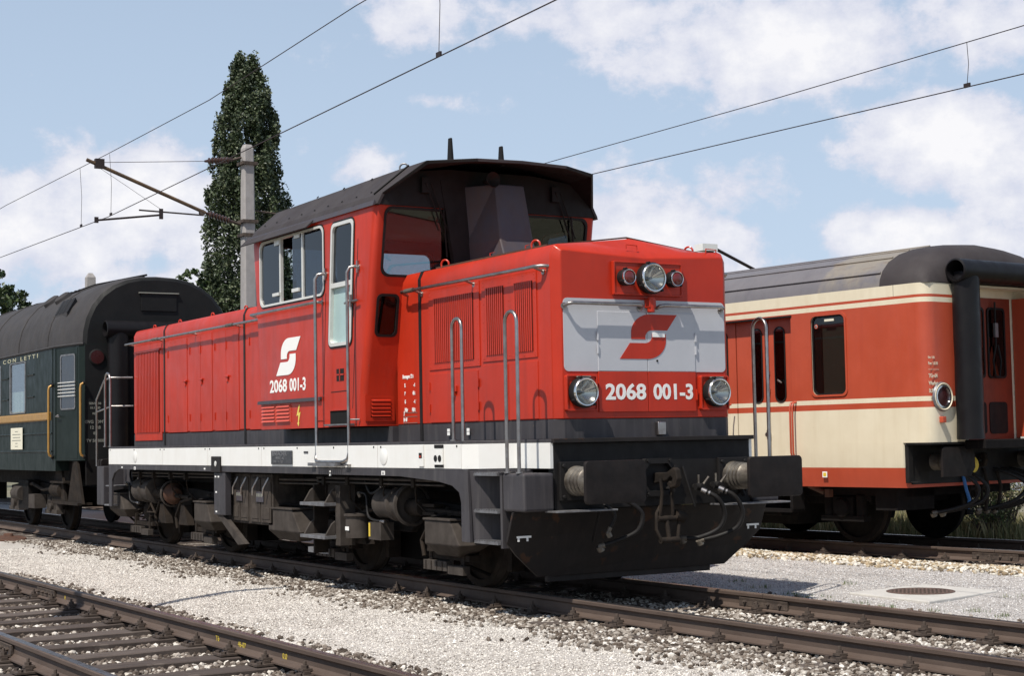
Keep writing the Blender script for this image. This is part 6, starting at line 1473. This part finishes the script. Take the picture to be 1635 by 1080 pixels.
for _ in range(2600):
    lx = random.uniform(-16, 4); ly = random.uniform(2.1, 5.0); x = lx * math.cos(.094) - ly * math.sin(.094); y = 7.19 + lx * math.sin(.094) + ly * math.cos(.094); P.append((x, y, -.19))
o = tufts('dry_grass', P, .34, 12, 'dry', .14, .007); tag(o, 'dry yellowish grass growing beyond the coach track, seen under the coach', 'grass'); o['kind'] = 'stuff'

# ================================================================== OVERHEAD LINE
mast = MB().m('conc'); mast.loft([[(-18 + a * w, 3.31 + b * w, z) for a, b in ((-1, -.75), (-.75, -1), (.75, -1), (1, -.75), (1, .75), (.75, 1), (-.75, 1), (-1, .75))] for z, w in ((-.3, .17), (3.0, .14), (7.28, .105), (7.36, .075))])
mt_ = mast.obj('catenary_mast', smooth=20); bmf(mt_); tag(mt_, 'weathered concrete mast holding the overhead bracket, in front of the poplar', 'mast')
mb = MB().m('iron')
for z in (5.82, 6.98, 5.55): mb.box(-18.16, -17.84, 3.15, 3.47, z - .03, z + .03)
mb.tube([(-18, 3.47, 6.05), (-18, 3.9, 6.02)], .018, 6); mb.obj('mast_clamp', mt_)
cant = tag(empty('cantilever_bracket', (-18, 3.15, 6.0)), 'brown tubular overhead bracket reaching left from the concrete mast', 'overhead bracket')
def cm(name, fn, sm=45):
    m2 = MB(); fn(m2); o = m2.obj(name, cant, smooth=sm); 
    for v in o.data.vertices: v.co = v.co - Vector((-18, 3.15, 6.0))
    return o
cm('bracket_tube', lambda m2: m2.m('tubebrown').tube([(-18, .09, 6.83), (-18, 2.43, 5.95)], .035, 10))
def ins(p0, p1):
    def f(m2):
        a, b = Vector(p0), Vector(p1); L = (b - a).length; pr = [(0, .02)]
        for i in range(7): t = .12 + .76 * i / 7; pr += [(L * t, .032), (L * (t + .03), .065), (L * (t + .06), .065), (L * (t + .07), .032)]
        pr += [(L * .95, .03), (L, .03)]; m2.m('insul').lathe(a, b - a, pr, 14)
    return f
cm('insulator', ins((-18, 2.43, 5.95), (-18, 3.0, 5.80))); cm('insulator', ins((-18, 2.42, 6.97), (-18, 3.0, 7.04)))
cm('steady_arm', lambda m2: (m2.m('wire').tube([(-18, .29, 5.69), (-18, 1.54, 5.86)], .020, 8), m2.tube([(-18, 1.10, 5.93), (-18, 2.39, 5.90)], .016, 8), m2.box(-18.02, -17.98, 1.50, 1.57, 5.78, 5.98), m2.box(-18.02, -17.98, .24, .31, 5.64, 5.75)))
cm('tie_wire', lambda m2: (m2.m('wire').tube([(-18, .30, 6.79), (-18, 2.42, 6.97)], .006, 5), m2.tube([(-18, .29, 6.72), (-18, 1.53, 5.97)], .004, 5), m2.box(-18.05, -17.95, .25, .42, 6.68, 6.86)))
cm('bracket_end', lambda m2: (m2.m('iron').tube([(-18, 3.0, 5.80), (-18, 3.16, 5.76)], .03, 8), m2.tube([(-18, 3.0, 7.04), (-18, 3.18, 7.10)], .025, 8), m2.cyl((-18.03, 2.36, 5.95), (1, 0, 0), .06, .06, 10)))
def wire(name, label, pts, r):
    mb = MB().m('wire'); mb.tube(pts, r, 6); o = mb.obj(name, smooth=60); tag(o, label, 'overhead wire'); return o
def lerpw(A, B, sag, n=14):
    A, B = Vector(A), Vector(B); return [A.lerp(B, i / n) - Vector((0, 0, sag * 4 * (i / n) * (1 - i / n))) for i in range(n + 1)]
w1 = wire('contact_wire', 'lower overhead wire that rises from the mast bracket over the red locomotive', [(-46, -.3, 5.80), (-18, .50, 5.765), (-9, .20, 5.78), (-1.4, -.08, 5.78), (8, -.42, 5.78), (24, -.95, 5.78)], .0075)
w2 = wire('catenary_wire', 'upper overhead wire above the locomotive, held on the tip of the mast bracket', [(-46, -.3, 7.1), (-32, .12, 6.72), (-24.9, .30, 6.93 - .02), (-18, .48, 6.94 + .02), (-12.2, .35, 6.88), (-6.5, .18, 6.99), (2, -.12, 6.9), (24, -.9, 7.2)], .0065)
def dropper(label, a, b):
    mb = MB().m('wire'); m_ = Vector(a).lerp(Vector(b), .5) + Vector((.01, .02, 0)); mb.tube([a, m_, b], .0045, 5); mb.box(b[0] - .05, b[0] + .05, b[1] - .012, b[1] + .012, b[2] - .02, b[2] + .035)
    o = mb.obj('dropper_wire'); tag(o, label, 'dropper wire')
dropper('thin dropper wire hanging left of the bracket tip', (-19.5, .40, 6.93), (-19.5, .42, 5.77))
dropper('thin dropper wire hanging just right of the bracket tip', (-17.8, .47, 6.93), (-17.8, .49, 5.78))
dropper('dropper wire hanging near the top edge above the locomotive cab', (-3.98, .0, 6.96), (-3.98, .0, 5.79))
cw = empty('tmp'); bpy.data.objects.remove(cw)
def LC(lx, ly, z): c, s = math.cos(.093981), math.sin(.093981); return (lx * c - ly * s, 7.191 + lx * s + ly * c, z)
wire('contact_wire', 'lower of the two overhead wires above the red and cream coach', [LC(-16, 0, 5.74), LC(-10.1, 0, 5.79), LC(-1.8, 0, 5.83), LC(10, 0, 5.9)], .0075)
wire('catenary_wire', 'upper of the two overhead wires above the red and cream coach', [LC(-16, 0, 6.02), LC(-11.5, 0, 6.16), LC(-6, 0, 6.29), LC(-1.8, 0, 6.43), LC(10, 0, 6.9)], .0065)
dropper('short dropper wire joining the two wires above the coach at upper right', LC(-2.58, 0, 6.41), LC(-2.60, 0, 5.84))
mb = MB().m('conc'); q = LC(-16, 0, 0); mb.tube([(q[0], q[1] + 2.6, -.3), (q[0], q[1] + 2.6, 6.15)], .13, 8); mb.tube([(q[0], q[1] + 2.6, 5.74), (q[0], q[1], 5.74)], .03, 6); mb.tube([(q[0], q[1] + 2.6, 6.02), (q[0], q[1], 6.02)], .03, 6); o = mb.obj('catenary_mast'); tag(o, 'concrete mast of the coach track, hidden behind the locomotive cab', 'mast')
# guy rod that comes down behind the coach
mb = MB().m('wire'); mb.tube([(-14, 11.86, 5.22), (-14, 12.95, 4.80), (-14, 20, 1.9)], .035, 8); o = mb.obj('stay_rod', smooth=50); tag(o, 'dark sloping stay rod behind the coach roof beside the locomotive corner', 'stay rod')
mb = MB().m('wood_pale'); mb.tube([(-14, 11.7, -.3), (-14, 11.7, 5.16)], .09, 10); mb.m('white'); mb.box(-14.14, -13.86, 11.42, 11.80, 5.16, 5.30); o = mb.obj('yard_pole', smooth=40); tag(o, 'pale-topped pole whose tip shows just above the locomotive hood corner', 'pole')
# second mast far behind the green car
mb = MB().m('conc'); mb.loft([[(-60 + a * w, 12.58 + b * w, z) for a, b in ((-1, -1), (1, -1), (1, 1), (-1, 1))] for z, w in ((-.3, .25), (9.05, .19), (9.25, .08))]); o = mb.obj('catenary_mast'); bmf(o); tag(o, 'distant concrete mast whose top shows above the green car roof', 'mast')
# added unseen cable, shaped along the sun to cast the curved path shadow
cab = [(-2.65, -6.40, 5.8), (-2.7, -7.0, 5.86), (-2.35, -7.9, 6.1), (-2.0, -9.0, 6.5)]
def up(p, h): t = (h - p[2]) / SUN.z; return (p[0] + SUN.x * t, p[1] + SUN.y * t, h)
sh = [(-3.62, -5.2, -.15), (-3.66, -4.55, -.15), (-4.12, -4.0, -.15), (-4.00, -3.4, -.15), (-4.33, -2.95, -.15), (-4.50, -2.50, -.15), (-4.72, -2.05, -.15), (-4.85, -1.75, -.15), (-4.90, -1.50, -.15)]
pts = [(1.6, -12.6, 7.6), (.4, -10.6, 5.9)] + [up(p, 5.3 + .25 * i) for i, p in enumerate(sh)]
mb = MB().m('black'); mb.tube(pts, [.03, .03, .04, .10, .12, .075, .06, .085, .085, .07, .04], 8); o = mb.obj('shadow_cable', smooth=60); tag(o, 'added black cable out of view, shaped to cast a curved shadow on the path', 'cable')

mb = MB().m('wood_pale'); mb.tube([(1.6, -12.6, -.3), (1.6, -12.6, 8.0)], [.15, .11], 10); o = mb.obj('yard_pole', smooth=40); tag(o, 'added wooden pole out of view that holds the shadow-casting cable', 'pole')  # added unseen pole, only there to carry the shadow cable
# ================================================================== TREES AND PLANTS
M['leaf'] = mat('poplar_leaves', (.04, .06, .02), .5, island=[(0, (.018, .030, .012)), (.35, (.034, .052, .020)), (.7, (.058, .082, .033)), (.9, (.095, .118, .058)), (1, (.18, .20, .11))])
M['leaf2'] = mat('broad_tree_leaves', (.04, .06, .02), .5, island=[(0, (.018, .035, .010)), (.4, (.035, .060, .018)), (.8, (.060, .090, .030)), (1, (.10, .13, .05))])
M['bark'] = mat('tree_bark', (.09, .07, .055), .9, col2=(.05, .04, .03), nscale=8, amount=.8)
def leaves(P, size, mt, name, up_bias=.3):
    n = len(P); r = rng
    nrm = r.normal(0, 1, (n, 3)); nrm[:, 2] += up_bias; nrm /= np.linalg.norm(nrm, axis=1)[:, None]
    t = np.cross(nrm, r.normal(0, 1, (n, 3))); t /= np.linalg.norm(t, axis=1)[:, None]; b = np.cross(nrm, t)
    s = size * r.uniform(.6, 1.3, n)[:, None]
    v = np.stack([P - t * s, P + b * s * .6 + nrm * s * .12, P + t * s, P - b * s * .6 + nrm * s * .12], 1).reshape(-1, 3)
    f = np.arange(4 * n).reshape(n, 4); return npmesh(name, v, f, mt)
def crown_points(clumps, per, shape):
    out = []
    for (c, r) in clumps:
        p = rng.normal(0, 1, (per, 3)); p /= np.linalg.norm(p, axis=1)[:, None]; p *= (rng.random(per) ** .45)[:, None] * np.array(shape) * r; out.append(p + np.array(c))
    return np.concatenate(out)
def poplar(x, y, h, label):
    T = tag(empty('poplar_tree', (x, y, -.3)), label, 'tree')
    mb = MB().m('bark'); mb.tube([(0, 0, 0), (.05, .05, h * .3), (0, 0, h * .6), (0, .0, h * .95)], [.32, .25, .14, .03], 8); mb.obj('trunk', T, smooth=60)
    cl = []
    prof = [(.10, 1.3), (.20, 1.75), (.30, 1.85), (.42, 1.88), (.55, 1.86), (.66, 1.70), (.76, 1.48), (.86, 1.18), (.93, .88), (.975, .60), (1.0, .28)]
    for _ in range(980):
        t = rng.uniform(.10, 1.0); R = np.interp(t, [a for a, _ in prof], [b for _, b in prof]) * .93 * (1 + .07 * math.sin(t * 31 + 1) + .05 * math.sin(t * 77))
        a = rng.uniform(0, 2 * PI); rr = R * (.30 + .70 * rng.random() ** .5)
        cl.append(((rr * math.cos(a), rr * math.sin(a), t * h), rng.uniform(.16, .36) * (1.05 - .35 * t)))
    br = MB().m('bark')
    for k in range(26):
        t = rng.uniform(.15, .85); a = rng.uniform(0, 2 * PI); R = np.interp(t, [q for q, _ in prof], [b for _, b in prof]) * .7
        br.tube([(0, 0, t * h), (R * .5 * math.cos(a), R * .5 * math.sin(a), t * h + .7), (R * .8 * math.cos(a), R * .8 * math.sin(a), t * h + 1.8)], [.05, .035, .01], 5)
    br.obj('limb', T)
    P = crown_points(cl, 100, (1, 1, 2.3)); o = leaves(P, .068, 'leaf', 'crown'); o.parent = T
    return T
poplar(-45, 14.15, 16.2, 'tall dark poplar standing behind the concrete mast')
def broad(x, y, z0, R, hh, n, label, th, sz=.11, per=46, mt='leaf2', sq=1.0):
    T = tag(empty('broadleaf_tree', (x, y, -.3)), label, 'tree')
    mb = MB().m('bark'); mb.tube([(0, 0, 0), (.1, 0, z0 * .6), (0, .1, z0)], [th, th * .8, th * .5], 8); mb.obj('trunk', T, smooth=60)
    mb = MB().m('bark')
    for k in range(10): a = rng.uniform(0, 2 * PI); mb.tube([(0, 0, z0 * .8), (R * .4 * math.cos(a), R * .4 * math.sin(a), z0 + hh * .1), (R * .75 * math.cos(a), R * .75 * math.sin(a), z0 + hh * .35)], [th * .4, th * .25, .02], 5)
    mb.obj('limb', T)
    cl = []
    for _ in range(n):
        p = rng.normal(0, 1, 3); p /= np.linalg.norm(p); q = rng.random() ** .4
        cl.append((np.array([p[0] * R * q, p[1] * R * q, z0 + hh * .25 + p[2] * hh * .6 * q]), rng.uniform(.22, .5) * R * .28))
    P = crown_points(cl, per, (1, 1, .8)); o = leaves(P, sz, mt, 'crown'); o.parent = T
    return T
broad(-60, 7.35, 6.3, 2.5, 4.2, 360, 'leafy tree at the left edge beyond the green car', .25)
broad(-46, 12.75, 5.6, 1.3, 3.4, 240, 'smaller tree rising at the left foot of the poplar behind the green car', .15, .085)
broad(-47, 15.2, 4.0, 1.8, 4.2, 110, 'low tree hidden mostly behind the locomotive cab beside the poplar', .15, .09)
# scrub beyond the coach at the right edge
def shrub(lx, ly, h, R, n, label, lf='weed', seed=0):
    x, y, _ = LC(lx, ly, 0); S_ = tag(empty('shrub', (x, y, -.2)), label, 'shrub', 'shrubs beyond the coach')
    mb = MB().m('bark'); P = []
    for k in range(n):
        a = rng.uniform(0, 2 * PI); r = R * rng.uniform(.2, 1); tip = Vector((r * math.cos(a), r * math.sin(a), h * rng.uniform(.6, 1.0))); m_ = tip * .5 + Vector((rng.normal(0, .08), rng.normal(0, .08), .1))
        mb.tube([(0, 0, 0), m_, tip], [.014, .009, .003], 5)
        for j in range(5):
            q = m_.lerp(tip, rng.random()); e = q + Vector((rng.normal(0, .12), rng.normal(0, .12), rng.uniform(.02, .22))); mb.tube([q, e], [.005, .002], 4)
            P += [q.lerp(e, rng.random()) + Vector((rng.normal(0, .03), rng.normal(0, .03), rng.normal(0, .03))) for _ in range(16)]
    mb.obj('branches', S_)
    o = leaves(np.array([tuple(p) for p in P]), .018, lf, 'foliage'); o.parent = S_
shrub(-4.75, 3.0, 1.05, .55, 22, 'bare-twigged dark shrub nearest the coach hoses')
shrub(-4.95, 3.7, 1.0, .6, 24, 'leafy shrub at the right edge beyond the coach end', 'dry')
shrub(-5.9, 3.2, .7, .5, 20, 'low dark shrub behind the coach wheels')
shrub(-4.45, 2.6, .55, .5, 22, 'low dense shrub at the right edge close to the far rail')
shrub(-3.6, 3.2, .9, .6, 22, 'tall scrub outside the right edge', 'dry')
# white plank fence and a blue post far off, seen through the coach's coupling
F0 = tag(empty('white_fence', (-30, 52, -.3)), 'low white fence across the far field, seen under the coach end', 'fence')
for k in range(15):
    mb = MB().m('whitewash'); mb.box(-2.45, 2.45, -.03, .03, 0.05, .85) if k == 0 else None
    if k == 0: pl0 = mb.obj('fence_panel', F0, loc=(-35, 0, 0))
    else: share(pl0, 'fence_panel', F0, (-35 + 5 * k, 0, 0))
for k in range(16):
    if k == 0: mb = MB().m('concpale'); mb.box(-.06, .06, -.06, .06, 0, 1.0); ps = mb.obj('fence_post', F0, loc=(-37.5, 0, 0))
    else: share(ps, 'fence_post', F0, (-37.5 + 5 * k, 0, 0))
bpy.context.view_layer.update()

# distant belt of trees on the horizon behind the trains
n_ = 26000; a_ = rng.uniform(2.2, 3.9, n_); R0 = 260 + 25 * np.sin(a_ * 9) + rng.normal(0, 6, n_)
hh = (5.0 + 2.2 * np.sin(a_ * 41) + 1.6 * np.sin(a_ * 97 + 1) + 1.0 * np.sin(a_ * 233)) * rng.random(n_) ** .6
P = np.stack([12 + R0 * np.cos(a_), -9 + R0 * np.sin(a_), hh - .2], 1)
o = leaves(P, 1.1, 'leaf2', 'tree_belt'); tag(o, 'far belt of trees along the horizon behind the trains', 'wood'); o['kind'] = 'stuff'
